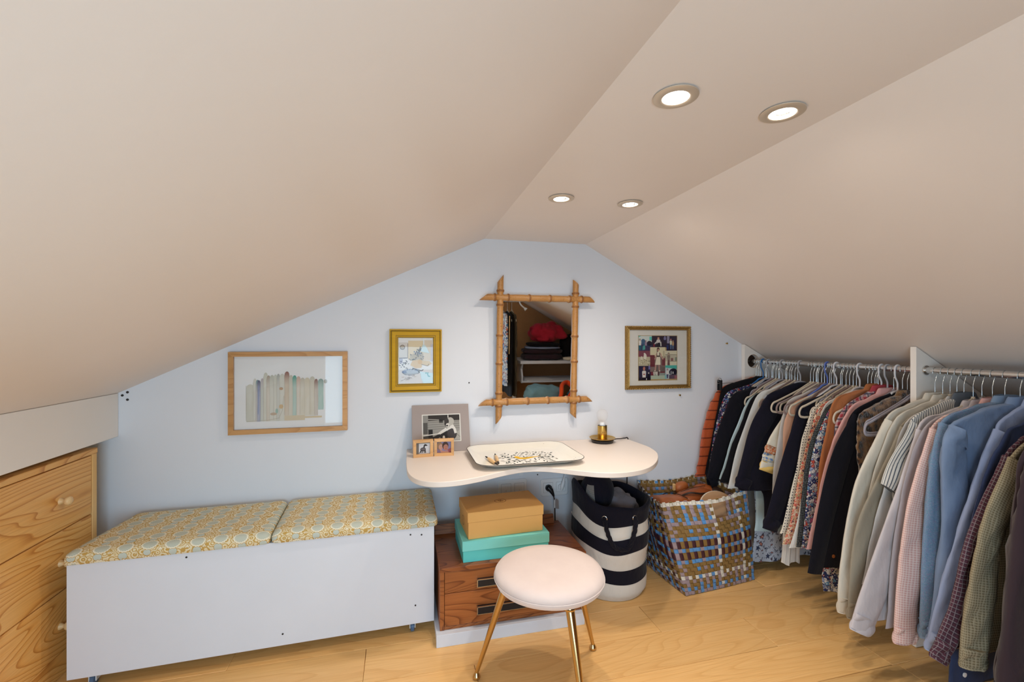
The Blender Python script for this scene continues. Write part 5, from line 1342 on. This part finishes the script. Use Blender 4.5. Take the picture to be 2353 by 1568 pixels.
# ------------------------------------------------------------------ garments
CL, CR = 'clothes hung left of the divider panel', 'shirts and jackets hung right of the divider panel'
gr = random.Random(5)
YS = sorted([2.250, 2.219, 2.196, 2.155, 2.105, 2.060, 2.012, 2.000, 1.980, 1.945, 1.868, 1.822, 1.790, 1.769, 1.742, 1.694, 1.660, 1.628, 1.612, 1.592, 1.560, 1.532, 1.507, 1.482, 1.466, 1.428, 1.328, 1.302, 1.278, 1.256, 1.234, 1.206, 1.180, 1.150, 1.116, 1.076, 1.036, 1.002, .970, .935, .880])
def garment(name, label, cat, y, edge, mat, group, th=.013, amp=.006, nf=4.0, collar=None, sleeve=None, body_inset=0.03, body_hem=None, flare=.12, bands=None, sw=.060, cuff=True, quilt=0, ext=None, scale_r=1.0, yoke=False, buttons=None, sl_ed=None, fluff=0.0, nu=36, crease=1.0, sleeve_y=-.004):
    edge = list(edge)
    if ext is not None:
        (xa, za), (xb_, zb_) = edge[-2], edge[-1]
        k = (ext - zb_) / (zb_ - za) if abs(zb_ - za) > 1e-6 else 0
        edge.append((xb_ + (xb_ - xa) * k * .8, ext))
    t = thing(name, (RX, y, RZ), label, cat, group)
    gap = min([abs(y - q) for q in YS if abs(y - q) > 1e-6]) if y in YS else .06
    th = min(th, gap * .5 - .0005); loose = min(1.0, gap / .045); amp *= (1 if y not in YS else .8); crease *= loose * .8
    e0 = edge[0]
    nz = min(1.018, max(.985, e0[1] + .075))
    if sleeve:
        be = [(x + (body_inset if i else .004), z) for i, (x, z) in enumerate(edge)]
        if body_hem is not None:
            nb = [be[0]]
            for a, b in zip(be[:-1], be[1:]):
                if b[1] >= body_hem: nb.append(b)
                else:
                    f = (body_hem - a[1]) / (b[1] - a[1]); nb.append((a[0] + (b[0] - a[0]) * f, body_hem)); break
            be = nb
    else: be = edge
    hw = (RX - e0[0])
    L = [(RX - .03, nz + .004), (RX - .055, nz - .004), (RX - hw * .55, (nz + e0[1]) / 2 + .012)] + be
    R = [(RX + .03, nz + .004), (RX + .055, nz - .004), (RX + hw * .5, (nz + e0[1]) / 2 + .012)]
    for i, (x, z) in enumerate(be):
        wdt = hw * 1.9 * (1 + flare * i)
        R.append((min(x + wdt * scale_r, 2.44), z if i else z + .004))
    Ls = spline([(x, 0, z) for x, z in L], 8); Rs = spline([(x, 0, z) for x, z in R], 8)
    nr = len(Ls); ph = 1.3 + y * 3.0; ph2 = .7 + y * 2.0
    rows = []; vlen = 0
    def sec(k, a, kk=1.0):
        l, r = Ls[k], Rs[k]; C_ = (l + r) / 2; W = (r - l) / 2
        tt = k / (nr - 1)
        c, s = math.cos(a), math.sin(a)
        cc = math.copysign(abs(c) ** .92, c); ss = math.copysign(abs(s) ** .7, s)
        thk = th * (.75 + .25 * min(1, tt * 3)) * (1 if tt > .12 else .55 + tt * 3.7)
        if quilt: thk *= (.45 + .6 * abs(math.sin(PI * (l.z - RZ) / quilt)))
        A = amp * min(1, max(0, (tt - .18) / .35))
        yy = thk * ss + A * math.sin(nf * PI * c * .5 * 2 + ph + 2.2 * tt) * (1 - .35 * c ** 4) + .4 * A * math.sin(nf * 2.3 * PI * c + ph2 - 3 * tt)
        jx = (.0045 * math.sin(9 * tt + ph2) + .003 * math.sin(23 * tt + ph)) * min(1, tt * 2)
        if quilt: jx += -.011 * abs(math.sin(PI * (l.z - RZ) / quilt)) * (1 if c < 0 else -.5) * (abs(c) ** 2)
        q_ = Vector(((C_.x + W.x * cc) * 11, y * 9, (C_.z + W.z * cc) * 5.5 + (C_.x + W.x * cc) * 3))
        wk = min(1, max(0, (tt - .08) / .2)) * crease
        yy += wk * .9 * (.0075 * noise.noise(q_) + .006 * (abs(noise.noise(q_ * 1.7)) - .2) + .003 * noise.noise(q_ * 3.1)); jx += wk * .006 * noise.noise(q_ * 1.3 + Vector((7, 3, 1)))
        if fluff: yy += fluff * (gr.random() - .5); jx += fluff * (gr.random() - .5) * 1.5
        dz = 0
        if k == nr - 1: dz = .008 * math.sin(5 * c + ph)
        return Vector((C_.x + W.x * cc + jx, y + yy * kk, C_.z + W.z * cc + dz)), c * W.length
    mb = MB(); ids = []; us = []
    for k in range(nr):
        if k: vlen += ((Ls[k] + Rs[k]) / 2 - (Ls[k - 1] + Rs[k - 1]) / 2).length
        rw = [sec(k, 2 * PI * i / nu) for i in range(nu)]
        ids.append([mb.vert(p) for p, _ in rw]); us.append(([u for _, u in rw], vlen))
    for k in range(nr - 1):
        for i in range(nu):
            j = (i + 1) % nu
            (ua, va), (ub, vb) = us[k], us[k + 1]
            mb.face((ids[k][i], ids[k][j], ids[k + 1][j], ids[k + 1][i]), uv=[(ua[i], va), (ua[j], va), (ub[j], vb), (ub[i], vb)])
    mb.face(ids[0][::-1], uv=[(0, 0)] * nu); mb.face(ids[-1], uv=[(u, us[-1][1]) for u in us[-1][0]])
    mb.build('body', mat, t, smooth=75)
    def tube_sleeve(path, w0, w1, wy, nm, m, yo, v0=0.0, inward=1, cap=True):
        P = spline([(x, 0, z) for x, z in path], 9); n = 22; mm = MB(); rr_ = []; uu = []; v = v0
        for k, p in enumerate(P):
            d = (P[min(k + 1, len(P) - 1)] - P[max(k - 1, 0)]).normalized(); a = Vector((-d.z, 0, d.x)) * inward
            if a.x * inward < 0: a = -a
            tt = k / (len(P) - 1); w = w0 + (w1 - w0) * tt
            if tt < .08: w *= .6 + 5 * tt
            wr = 1
            cen = p + a * w * (1 if cap else 1)
            if k: v += (P[k] - P[k - 1]).length
            ring = []
            for i in range(n):
                an = 2 * PI * i / n
                q_ = Vector((math.cos(an) * .8 + y * 17, math.sin(an) * .8, v * 16 + math.cos(an) * 1.2)); wr = 1 + crease * (.55 * noise.noise(q_) + .3 * noise.noise(q_ * 2.2))
                ring.append(mm.vert((cen.x + a.x * w * math.cos(an), y + yo + wy * wr * math.sin(an) + .004 * math.sin(7 * tt + ph + 2 * math.cos(an)), cen.z + a.z * w * math.cos(an))))
            rr_.append(ring); uu.append(v)
        W = 2 * (w0 + w1)
        for k in range(len(P) - 1):
            for i in range(n):
                j = (i + 1) % n
                mm.face((rr_[k][i], rr_[k][j], rr_[k + 1][j], rr_[k + 1][i]), uv=[(W * i / n, uu[k]), (W * (i + 1) / n, uu[k]), (W * (i + 1) / n, uu[k + 1]), (W * i / n, uu[k + 1])])
        mm.face(rr_[0][::-1], uv=[(0, 0)] * n); mm.face(rr_[-1], uv=[(0, 0)] * n)
        return mm.build(nm, m, t, smooth=75)
    if sleeve:
        se = sl_ed or edge
        s = tube_sleeve(se, sw, sw * .80, th * 1.05, 'sleeve', sleeve, sleeve_y)
        if cuff:
            (xa, za), (xb_, zb_) = se[-2], se[-1]; d = Vector((xb_ - xa, 0, zb_ - za)).normalized()
            q = (xb_ - d.x * .05, zb_ - d.z * .05)
            tube_sleeve([q, ((q[0] + xb_) / 2, (q[1] + zb_) / 2), (xb_ + d.x * .006, zb_ + d.z * .006)], sw * .82, sw * .82, th * 1.2, 'cuff', sleeve, sleeve_y)
        if bands:
            (xa, za), (xb_, zb_) = se[-2], se[-1]; d = Vector((xb_ - xa, 0, zb_ - za)).normalized()
            for (b0, b1, bm_) in bands:
                p0 = (xb_ - d.x * b0, zb_ - d.z * b0); p1 = (xb_ - d.x * b1, zb_ - d.z * b1)
                tube_sleeve([p0, ((p0[0] + p1[0]) / 2, (p0[1] + p1[1]) / 2), p1], sw * .80, sw * .80, th * 1.16, 'sleeve_border', bm_, -.004, 0)
        rp = [(x - .008, z) for x, z in R[3:]]
        rp = [p for p in rp if p[1] > .30] or rp[:2]
        if len(rp) > 1: tube_sleeve(rp, sw * .9, sw * .75, th, 'sleeve', sleeve, .004, inward=-1)
    if collar:
        m = MB(); rs = []
        for kx, ky, dz in ((1.62, 1.5, -.030), (1.42, 1.4, -.010), (1.12, 1.15, .012), (1.0, 1.0, .016), (.93, .9, .010), (.90, .85, -.01)):
            rs.append([(RX + .052 * kx * math.cos(a) + .004, y + .0125 * ky * math.sin(a) * (th / .013), nz + .004 + dz - .012 * (math.cos(a) if abs(math.cos(a)) > .3 else 0) * 0 - .014 * abs(math.cos(a)) * (kx - .8)) for a in [2 * PI * i / 28 for i in range(28)]])
        m.rings(rs, False, False); m.build('collar', collar, t, smooth=70)
    if yoke:
        k = 20
        MB().tube([sec(k + (1 if abs(i - 6) < 4 else 0), -PI * .12 - PI * .76 * i / 12)[0] + Vector((0, -.0008, 0)) for i in range(13)], .0011, 5).build('yoke_seam', M['denim'], t, smooth=60)
    if buttons:
        for (k, a, m) in buttons:
            p = sec(int(k * (nr - 1)), a)[0]
            MB().lathe([(.007, -.001), (.007, -.0035), (.0008, -.0045)], (p.x, p.y, p.z), 14, 'y').build('button', m, t, smooth=40)
    return t

# left of the divider, from the back wall forward
Gm = lambda *a, **k: garment(*a, group=CL, **k)
Gm('puffer_jacket', 'orange quilted puffer jacket against the back wall, farthest on the rail', 'jacket', 2.250, [(1.788, .936), (1.719, .788), (1.647, .48)], M['orange'], th=.018, amp=.003, quilt=.052, ext=.475)
t = Gm('skirt', 'black skirt clipped to a wire hanger in front of the orange puffer jacket', 'skirt', 2.219, [(1.79, .953), (1.763, .825), (1.711, .644)], M['blackcloth'], ext=.475, th=.009, amp=.003)
Gm('dress', 'white and red blossom print dress behind a navy jacket, near the back wall', 'dress', 2.196, [(1.789, .916), (1.732, .724), (1.678, .504)], M['floralblue'], ext=.475, th=.010, amp=.004)
Gm('jacket', 'plain dark navy jacket between the blossom dress and the pale blue satin dress', 'jacket', 2.155, [(1.788, .905), (1.694, .683), (1.642, .496)], M['navy2'], ext=.475, th=.016, sleeve=M['navy2'], sw=.05, cuff=False)
Gm('dress', 'pale blue satin dress showing as a narrow strip between two dark garments', 'dress', 2.105, [(1.857, .889), (1.784, .737), (1.701, .543)], M['paleblue'], ext=.475, th=.012, amp=.004)
Gm('cardigan', 'black cardigan between the pale blue satin dress and the white jacket', 'cardigan', 2.060, [(1.840, .905), (1.746, .701), (1.662, .516)], M['blackcloth'], ext=.475, th=.014)
Gm('jacket', 'white cotton jacket with a long bright sleeve edge between black garments', 'jacket', 2.012, [(1.83, .925), (1.738, .712), (1.661, .48)], M['whitec'], ext=.47, th=.015, amp=.004)
Gm('coat', 'long dark navy wool coat with a wide face behind the woven bag', 'coat', 1.945, [(1.825, .930), (1.73, .773), (1.640, .490), (1.775, .455), (1.79, .300)], M['navy'], th=.020, amp=.006, nf=2, sleeve=M['navy'], sw=.055, body_hem=.27, sl_ed=[(1.825, .930), (1.73, .773), (1.640, .50)])
t = Gm('kimono_jacket', 'cream kimono jacket whose short sleeve ends in orange, blue lattice and yellow borders', 'jacket', 1.868, [(1.862, .860), (1.79, .761), (1.735, .655), (1.715, .60)], M['cream'], th=.012, sleeve=M['cream'], sw=.075, cuff=False, body_hem=.52, bands=[(.125, .085, M['band_orange']), (.083, .045, M['band_lattice']), (.043, -.004, M['band_yellow'])])
Gm('dress', 'pale grey linen dress hanging right after the bordered kimono sleeve', 'dress', 1.822, [(1.836, .918), (1.79, .749), (1.752, .469)], M['greyw'], ext=.38, th=.010, amp=.004)
Gm('blouse', 'narrow salmon crepe blouse beside the pale grey linen dress', 'blouse', 1.790, [(1.825, .906), (1.79, .756), (1.77, .55)], M['salmon'], th=.010, amp=.004)
Gm('coat', 'dark navy coat with a broad lapel-free front, left of the dotted cream dress', 'coat', 1.742, [(1.816, .905), (1.732, .675), (1.618, .374)], M['navy'], th=.018, amp=.005, nf=2, sleeve=M['navy'], sw=.055, body_hem=.33)
Gm('dress', 'cream dress sprinkled with small dark dots', 'dress', 1.694, [(1.847, .900), (1.776, .677), (1.672, .347)], M['dots'], th=.011, amp=.003)
Gm('dress', 'coral and green floral dress next to the dotted cream dress', 'dress', 1.660, [(1.843, .912), (1.773, .713), (1.713, .476), (1.652, .315)], M['coral'], th=.011, amp=.004)
Gm('cardigan', 'fluffy white knitted cardigan between two floral dresses', 'cardigan', 1.628, [(1.84, .925), (1.77, .694), (1.716, .488), (1.656, .312)], M['fuzzy'], th=.011, amp=.003)
Gm('dress', 'navy and red paisley dress edged with black beaded braid', 'dress', 1.592, [(1.828, .918), (1.740, .7), (1.682, .321)], M['paisley'], th=.011, amp=.003)
Gm('scarf', 'long black beaded braid scarf lying along the paisley dress', 'scarf', 1.612, [(1.824, .915), (1.734, .7), (1.676, .321)], M['bead'], th=.004, amp=.002, scale_r=.5)
Gm('suede_jacket', 'tan suede jacket with a soft turned collar', 'jacket', 1.560, [(1.821, .965), (1.77, .804), (1.744, .639)], M['suede'], th=.012, amp=.006, collar=M['suede'], ext=.5)
Gm('flannel_shirt', 'red and grey plaid flannel shirt between the suede and pink jackets', 'shirt', 1.532, [(1.841, .940), (1.801, .844), (1.79, .70)], M['redplaid'], th=.010, collar=M['redplaid'])
Gm('corduroy_jacket', 'rose pink corduroy jacket with a long thin edge', 'jacket', 1.507, [(1.83, .930), (1.723, .715), (1.621, .365)], M['pink'], th=.012, amp=.003, collar=M['pink'])
Gm('coat', 'very dark navy knitted coat with a brown button near its hem', 'coat', 1.466, [(1.803, .930), (1.711, .796), (1.640, .58), (1.572, .305)], M['navy2'], th=.020, amp=.005, nf=2, sleeve=M['navy2'], sw=.05, body_hem=.29, cuff=False, buttons=[(.96, -2.35, M['walnut'])])
Gm('fur_vest', 'shaggy brown leopard fur vest beside the divider panel', 'vest', 1.428, [(1.80, .93), (1.785, .84), (1.80, .72)], M['leopard'], th=.016, amp=.006, ext=.45, fluff=.006, collar=M['leopard'], nu=44)
Gm('dress', 'long leaf sprig print dress with a rust stripe, hem just above the floor', 'dress', 2.000, [(1.86, .90), (1.82, .6), (1.815, .287), (1.790, .065)], M['leafprint'], th=.012, amp=.008)
Gm('tunic', 'light blue knitted tunic, its hem showing under the long navy coat', 'tunic', 1.980, [(1.86, .90), (1.82, .6), (1.80, .321), (1.79, .235)], M['paleblue'], th=.010, amp=.006)
Gm('blouse', 'white cotton blouse, its tail hanging below the second navy coat', 'blouse', 1.769, [(1.86, .88), (1.80, .6), (1.765, .316), (1.753, .171)], M['whitec'], th=.008, amp=.006, scale_r=.22)
Gm('skirt', 'long multicoloured paisley skirt, its hem low behind the very dark navy coat', 'skirt', 1.482, [(1.86, .90), (1.75, .6), (1.68, .30), (1.68, .20)], M['paisley'], th=.009, amp=.004, scale_r=.4)

# right of the divider
Gm = lambda *a, **k: garment(*a, group=CR, **dict(dict(crease=1.5), **k))
Gm('shirt', 'ivory shirt nearest the divider panel', 'shirt', 1.328, [(1.789, .930), (1.646, .702), (1.581, .4), (1.561, .235)], M['shirtcream'], th=.012, amp=.004, collar=M['shirtcream'], sleeve=M['shirtcream'], sw=.045, body_hem=.30)
Gm('shirt', 'second ivory shirt from the divider panel, with a soft folded collar', 'shirt', 1.302, [(1.798, .925), (1.690, .709), (1.640, .476)], M['shirtcream'], th=.010, amp=.003, collar=M['shirtcream'], ext=.34)
Gm('shirt', 'taupe linen shirt between the ivory shirts and the striped shirt', 'shirt', 1.278, [(1.794, .910), (1.674, .715), (1.584, .527), (1.545, .245)], M['taupe'], th=.010, amp=.003, sleeve=M['taupe'], sw=.042, body_hem=.32, collar=M['greyw'])
Gm('shirt', 'plain pale grey linen shirt behind the striped short sleeve', 'shirt', 1.256, [(1.79, .925), (1.712, .762), (1.64, .536)], M['greyw'], th=.009, amp=.003, collar=M['greyw'], ext=.36)
Gm('shirt', 'white shirt with thin navy stripes and a short sleeve', 'shirt', 1.234, [(1.782, .940), (1.72, .829), (1.68, .723), (1.66, .45)], M['stripe'], th=.010, amp=.003, sleeve=M['stripe'], sw=.062, body_hem=.42, cuff=False, collar=M['stripe'], sl_ed=[(1.782, .938), (1.705, .829), (1.641, .723)])
Gm('shirt', 'lilac-white long-sleeved shirt whose cuff hangs lowest', 'shirt', 1.206, [(1.77, .915), (1.633, .626), (1.535, .40), (1.472, .262)], M['lilacw'], th=.013, amp=.005, sleeve=M['lilacw'], sw=.062, collar=M['lilacw'], body_hem=.24, body_inset=.06)
Gm('shirt', 'grey-lilac shirt squeezed behind the pink check shirt', 'shirt', 1.180, [(1.763, .920), (1.675, .739), (1.63, .464), (1.60, .25)], M['greylil'], th=.010, amp=.003, collar=M['greylil'])
Gm('shirt', 'pink fine check long-sleeved shirt', 'shirt', 1.150, [(1.75, .930), (1.653, .717), (1.613, .477), (1.586, .231)], M['pinkchk'], th=.013, amp=.004, sleeve=M['pinkchk'], sw=.058, collar=M['pinkchk'], body_hem=.24)
Gm('shirt', 'blue and teal speckled shirt between the pink check and the chambray shirt', 'shirt', 1.116, [(1.738, .955), (1.691, .826), (1.67, .556), (1.651, .261)], M['tealprint'], th=.014, amp=.004, sleeve=M['tealprint'], sw=.05, collar=M['tealprint'], body_hem=.30)
Gm('shirt', 'blue chambray shirt seen from behind with yoke seam and open collar', 'shirt', 1.076, [(1.727, .955), (1.681, .879), (1.689, .597), (1.625, .256)], M['chambray'], th=.018, amp=.006, nf=2, sleeve=M['chambray'], sw=.058, collar=M['chambray'], body_hem=.28)
Gm('shirt', 'sky blue oxford shirt in front of the chambray shirt', 'shirt', 1.036, [(1.854, .943), (1.78, .842), (1.703, .662), (1.62, .45), (1.558, .289)], M['skyshirt'], th=.014, amp=.004, sleeve=M['skyshirt'], sw=.055, collar=M['skyshirt'], body_hem=.32)
Gm('denim_jacket', 'dark blue denim jacket with white buttons, hem low by the floor', 'jacket', 1.002, [(1.82, .915), (1.700, .71), (1.63, .394), (1.600, .18)], M['denim'], th=.013, amp=.004, collar=M['denim'], buttons=[(.97, -2.5, M['white']), (.88, -2.45, M['white'])])
Gm('shirt', 'plum and white plaid shirt with a low dangling cuff', 'shirt', .970, [(1.774, .880), (1.622, .669), (1.551, .444), (1.476, .326)], M['plum_chk'], th=.012, amp=.003, sleeve=M['plum_chk'], sw=.04, body_hem=.33)
Gm('shirt', 'olive fine check shirt in front of the plum plaid shirt', 'shirt', .935, [(1.734, .885), (1.61, .697), (1.555, .457), (1.535, .310)], M['olivechk'], th=.014, amp=.005, sleeve=M['olivechk'], sw=.058, body_hem=.33)
Gm('coat', 'dark brown wool coat nearest the camera', 'coat', .880, [(1.70, .943), (1.615, .779), (1.57, .397), (1.55, .25)], M['brownwool'], th=.022, amp=.006, nf=2, sleeve_y=-.026, sleeve=M['brownwool'], sw=.062, body_hem=.22)

# hangers that carry them, then the extra ones crowding the rail
lab = [(2.250, VC, 'cream flocked hanger holding the orange puffer jacket'), (2.196, PB, 'bright blue plastic hanger by the back wall, over the blossom dress'), (2.155, PG, 'mid grey plastic hanger holding the plain navy jacket by the back wall'),
       (2.105, VC, 'cream flocked hanger holding the pale blue satin dress'), (2.060, PG, 'mid grey plastic hanger with curled end over the black cardigan'), (2.012, VC, 'cream flocked hanger holding the white cotton jacket'),
       (1.945, PG, 'mid grey plastic hanger holding the long navy coat'), (1.868, VC, 'cream flocked hanger holding the bordered kimono jacket'), (1.822, VT, 'taupe flocked hanger holding the pale grey linen dress'), (1.790, PB2, 'periwinkle plastic hanger holding the salmon crepe blouse'),
       (1.742, PW, 'pale plastic hanger holding the second navy coat'), (1.694, VC, 'cream flocked hanger holding the dotted cream dress'), (1.660, VC, 'cream flocked hanger holding the coral floral dress'), (1.628, PW, 'pale plastic hanger holding the fluffy white cardigan'),
       (1.592, VG, 'grey flocked hanger holding the paisley dress'), (1.560, VC, 'cream flocked hanger holding the tan suede jacket'), (1.532, PW, 'pale plastic hanger holding the red plaid flannel shirt'), (1.507, PG, 'mid grey plastic hanger holding the pink corduroy jacket'),
       (1.466, PW, 'pale plastic hanger holding the very dark navy coat'), (1.428, VC, 'cream flocked hanger holding the leopard fur vest'), (2.000, VT, 'taupe flocked hanger holding the leaf print dress'), (1.980, VC, 'cream flocked hanger holding the light blue tunic'), (1.769, VT, 'taupe flocked hanger holding the white blouse'), (1.482, VG, 'grey flocked hanger holding the long paisley skirt')]
for y, s, l in lab: hang(y, s, l, GL)
hang(1.405, VG, 'large grey flocked hanger in front of the leopard fur vest', GL, rz=3, w=.275, drop=.205)
hang(1.393, VG, 'foremost large grey flocked hanger, beside the divider panel', GL, rz=2, w=.285, drop=.212)
for y, s, l in ((1.885, VC, 'empty cream flocked hanger with its rounded end beside the long navy coat'), (1.853, VT, 'empty taupe flocked hanger with its rounded end by the kimono sleeve'), (1.807, VT, 'empty taupe flocked hanger beside the salmon blouse'), (1.778, VC, 'empty cream flocked hanger between the salmon blouse and the second navy coat'), (1.722, VC, 'empty cream flocked hanger right of the second navy coat'), (1.552, VC, 'empty cream flocked hanger beside the tan suede jacket')):
    hang(y, s, l, GL, w=.250, drop=.195, rz=2)
ex = []
lys = [q for q in YS if q > 1.39]
for a_, b_ in zip(lys[:-1], lys[1:]):
    g_ = b_ - a_
    if 1.905 < (a_ + b_) / 2 < 1.91: continue
    ex += [a_ + g_ * f for f in ((.5,) if g_ < .04 else (.42, .58))] if g_ > .026 else []
for i, y in enumerate(ex):
    hang(y, (VC, VT, VG)[i % 3], 'thin steel hanger hook among those crowded on the rail left of the divider', GL, w=.14, drop=.165)
rl = ['the nearest ivory shirt to the divider', 'the second ivory shirt', 'the taupe linen shirt', 'the plain pale grey shirt', 'the navy striped shirt', 'the lilac-white shirt', 'the grey-lilac shirt', 'the pink check shirt', 'the speckled blue shirt', 'the chambray shirt', 'the sky blue shirt', 'the denim jacket', 'the plum plaid shirt', 'the olive check shirt', 'the dark brown coat']
for i, (y, l) in enumerate(zip([1.328, 1.302, 1.278, 1.256, 1.234, 1.206, 1.180, 1.150, 1.116, 1.076, 1.036, 1.002, .970, .935, .880], rl)):
    hang(y, VC if i % 3 else VG, 'flocked hanger with a steel hook holding ' + l, GR)
# wire skirt hanger with clips
t = thing('clip_hanger', (RX, 2.219, RZ), 'wire hanger with two black clips holding the black skirt', 'hanger', GL)
R_ = .0138
MB().tube([(RX + R_ * math.cos(a), 2.219, RZ + R_ * math.sin(a)) for a in [PI + .5 - i * (PI + .5) / 12 for i in range(13)]] + [(RX, 2.219, RZ - .04), (RX, 2.219, RZ - .11)], .0013, 6, up=(0, 1, 0)).build('hook', M['steel'], t, smooth=60)
MB().tube([(1.760, 2.219, .985), (2.05, 2.219, .992), (2.26, 2.219, .985)], .0018, 6, up=(0, 1, 0)).build('bar', M['steel'], t, smooth=60)
for x in (1.775, 2.23):
    c = MB().box(x - .008, x + .008, 2.206, 2.211, .945, 1.005).box(x - .008, x + .008, 2.227, 2.232, .945, 1.005).build('clip', M['black'], t, bevel=.0015)
    MB().tube([(x + .011 * math.cos(2 * PI * i / 14), 2.219, 1.005 + .011 * math.sin(2 * PI * i / 14)) for i in range(14)], .0014, 5, closed=True, up=(0, 1, 0)).build('spring', M['steel'], c)

# ------------------------------------------------------------------ the closet end behind the camera, seen in the mirror
o = MB().tube([(0.72, -.42, 1.50), (1.0, -.42, 1.50), (1.34, -.42, 1.50)], .011, 16, up=(0, 0, 1)).build('clothes_rail', M['chrome'], smooth=50); tag(o, 'short chrome rail at the closet end, seen in the mirror', 'rail')
t = thing('rail_bracket', (0.86, -.42, 1.755), 'white drop bracket carrying the short closet rail', 'bracket')
MB().box(.74, .76, -.43, -.41, 1.512, 1.7545).box(.735, .765, -.445, -.395, 1.750, 1.7548).build('hanger_arm', M['white'], t)
MB().box(1.285, 1.30, -.43, -.41, 1.512, zc(1.3) - .001).build('hanger_arm', M['white'], t)
def rear(nm, lb, cat, x, mat, edge, **k):
    t = garment(nm, lb, cat, 0.0, edge, mat, 'clothes on the short closet rail', **k)
    t.location = (x, -.42, 1.50); t.rotation_euler.z = -PI / 2
    h = copy_tree(protos[('velvet', 'velcream', .205, .198)]); h.location = (x, -.42, 1.4995); h.rotation_euler = (0, 0, -PI / 2); h['label'] = 'cream flocked hanger holding the ' + lb.split(',')[0] + ', closet end'; h['group'] = 'hangers on the short closet rail'
    h['label'] = ' '.join(h['label'].split()[:15])
rear('blouse', 'orange and blue swirl print blouse, seen at the mirror edge', 'blouse', 1.115, M['pattern2'], [(1.83, .93), (1.78, .6), (1.76, .2)], th=.015)
rear('trousers', 'black trousers, seen in the mirror beside the swirl blouse', 'trousers', 1.172, M['blackcloth'], [(1.85, .92), (1.80, .6), (1.78, .08)], th=.016)
rear('dress', 'black and gold sequinned dress, rightmost on the closet rail in the mirror', 'dress', 1.222, M['seq'], [(1.85, .92), (1.80, .6), (1.78, .08)], th=.014)
o = MB().box(1.139, 1.147, -.20, -.185, 0.93, 1.34).build('wooden_bar', M['pale_knob'], bevel=.003); o['label'] = 'pale wooden trouser bar between the closet clothes'; o['category'] = 'bar'
t = thing('white_hook', (1.33, -.36, 1.56), 'curved white wall hook hanging from the closet slope, seen in the mirror', 'hook')
MB().tube(spline([(1.31, -.36, zc(1.31) - .001), (1.292, -.36, 1.53), (1.30, -.34, 1.47), (1.345, -.32, 1.425)], 8), .008, 10).build('stem', M['white'], t, smooth=60)
MB().tube([(1.343, -.321, 1.427), (1.36, -.313, 1.41)], [.012, .021], 14).build('end_cup', M['white'], t, smooth=50)
t = thing('white_shelf_unit', (1.85, -.55, 0), 'white shelf unit stacked with folded clothes, seen in the mirror', 'shelf')
MB().box(1.31, 2.44, -.775, -.33, .805, .838).build('top_board', M['white_lam'], t, bevel=.002)
MB().box(1.34, 2.44, -.775, -.36, .590, .606).build('shelf_board', M['white_lam'], t, bevel=.002)
MB().prism([(-.775, 0), (-.70, 0), (-.66, .56), (-.45, .60), (-.37, .585), (-.365, .66), (-.40, .74), (-.36, .8045), (-.775, .8045)], 'x', 1.332, 1.352).build('side_panel', M['white_lam'], t)
MB().box(2.42, 2.44, -.775, -.36, 0, .8045).build('side_panel', M['white_lam'], t)
for k, (dx, dz) in enumerate(((0, 0), (.02, .006))):
    o = MB().box(1.40 + dx, 1.68 + dx, -.62 + .02 * k, -.37 + .01 * k, .6065 + k * .006, .612 + k * .006).build('paper_stack', M['white']); tag(o, ('lower of two white paper folders on the white shelf', 'upper of two white paper folders on the white shelf')[k], 'papers')
t = thing('trunk', (1.8, -.15, 0), 'low brown wooden trunk in front of the white shelf unit, under the jeans', 'trunk')
MB().box(1.22, 2.44, -.325, .02, 0.0, .36).build('body', M['walnut'], t, bevel=.004); MB().box(1.215, 2.445, -.328, .025, .3605, .40).build('lid', M['walnut_d'], t, bevel=.004)
def lump(nm, lb, cat, c, size, m, seed, fold=.25, p=.8, ff=16, rot=None):
    o = MB().blob(c, size, p, .14, 8, seed, 48, 24, rot, fold=fold, ff=ff).build(nm, m, smooth=80); tag(o, lb, cat)
lump('folded_jumper', 'dark zigzag knitted jumper at the bottom of the closet pile', 'clothing', (1.60, -.52, .876), (.235, .17, .036), M['plum'], 1, .12, .6)
lump('folded_jumper', 'folded dark plum jumper in the closet pile, above the zigzag knit', 'clothing', (1.60, -.52, .938), (.225, .165, .030), M['plum'], 2, .12, .6)
lump('folded_shirt', 'folded pale blue cloth showing as a thin layer in the closet pile', 'clothing', (1.61, -.51, .979), (.205, .16, .013), M['skyshirt'], 3, .08, .6)
lump('folded_jumper', 'folded charcoal jumper under the raspberry hoodie', 'clothing', (1.63, -.52, 1.012), (.19, .15, .026), M['blackcloth'], 4, .12, .6)
lump('hoodie', 'crumpled raspberry red hoodie on top of the closet pile', 'clothing', (1.66, -.51, 1.150), (.205, .15, .115), M['redh'], 9, .5, .9, 12)
lump('backpack', 'black backpack at the right of the closet pile', 'bag', (1.96, -.56, .985), (.105, .13, .145), M['blackcloth'], 5, .1)
lump('folded_shirt', 'folded cream shirt beside the black backpack', 'clothing', (1.92, -.36, .858), (.09, .05, .022), M['cream'], 6, .15, .7)
lump('jeans', 'rolled washed blue jeans on the trunk', 'jeans', (1.52, -.15, .500), (.215, .11, .100), M['bluejean'], 7, .18, .8)
lump('jeans', 'rolled teal jeans at the right end of the trunk', 'jeans', (1.97, -.14, .475), (.17, .10, .075), M['tealjean'], 8, .18, .8)
o = MB().tube(spline([(1.66, -.02, .432), (1.68, -.01, .52), (1.72, -.10, .60), (1.80, -.15, .615), (1.83, -.05, .56), (1.77, .0, .49), (1.74, .01, .43)], 10), .030, 14, flat=(1, .7)).build('knitted_scarf', M['orangeknit'], smooth=80); tag(o, 'bright orange knitted scarf looped between the jeans on the trunk', 'scarf')
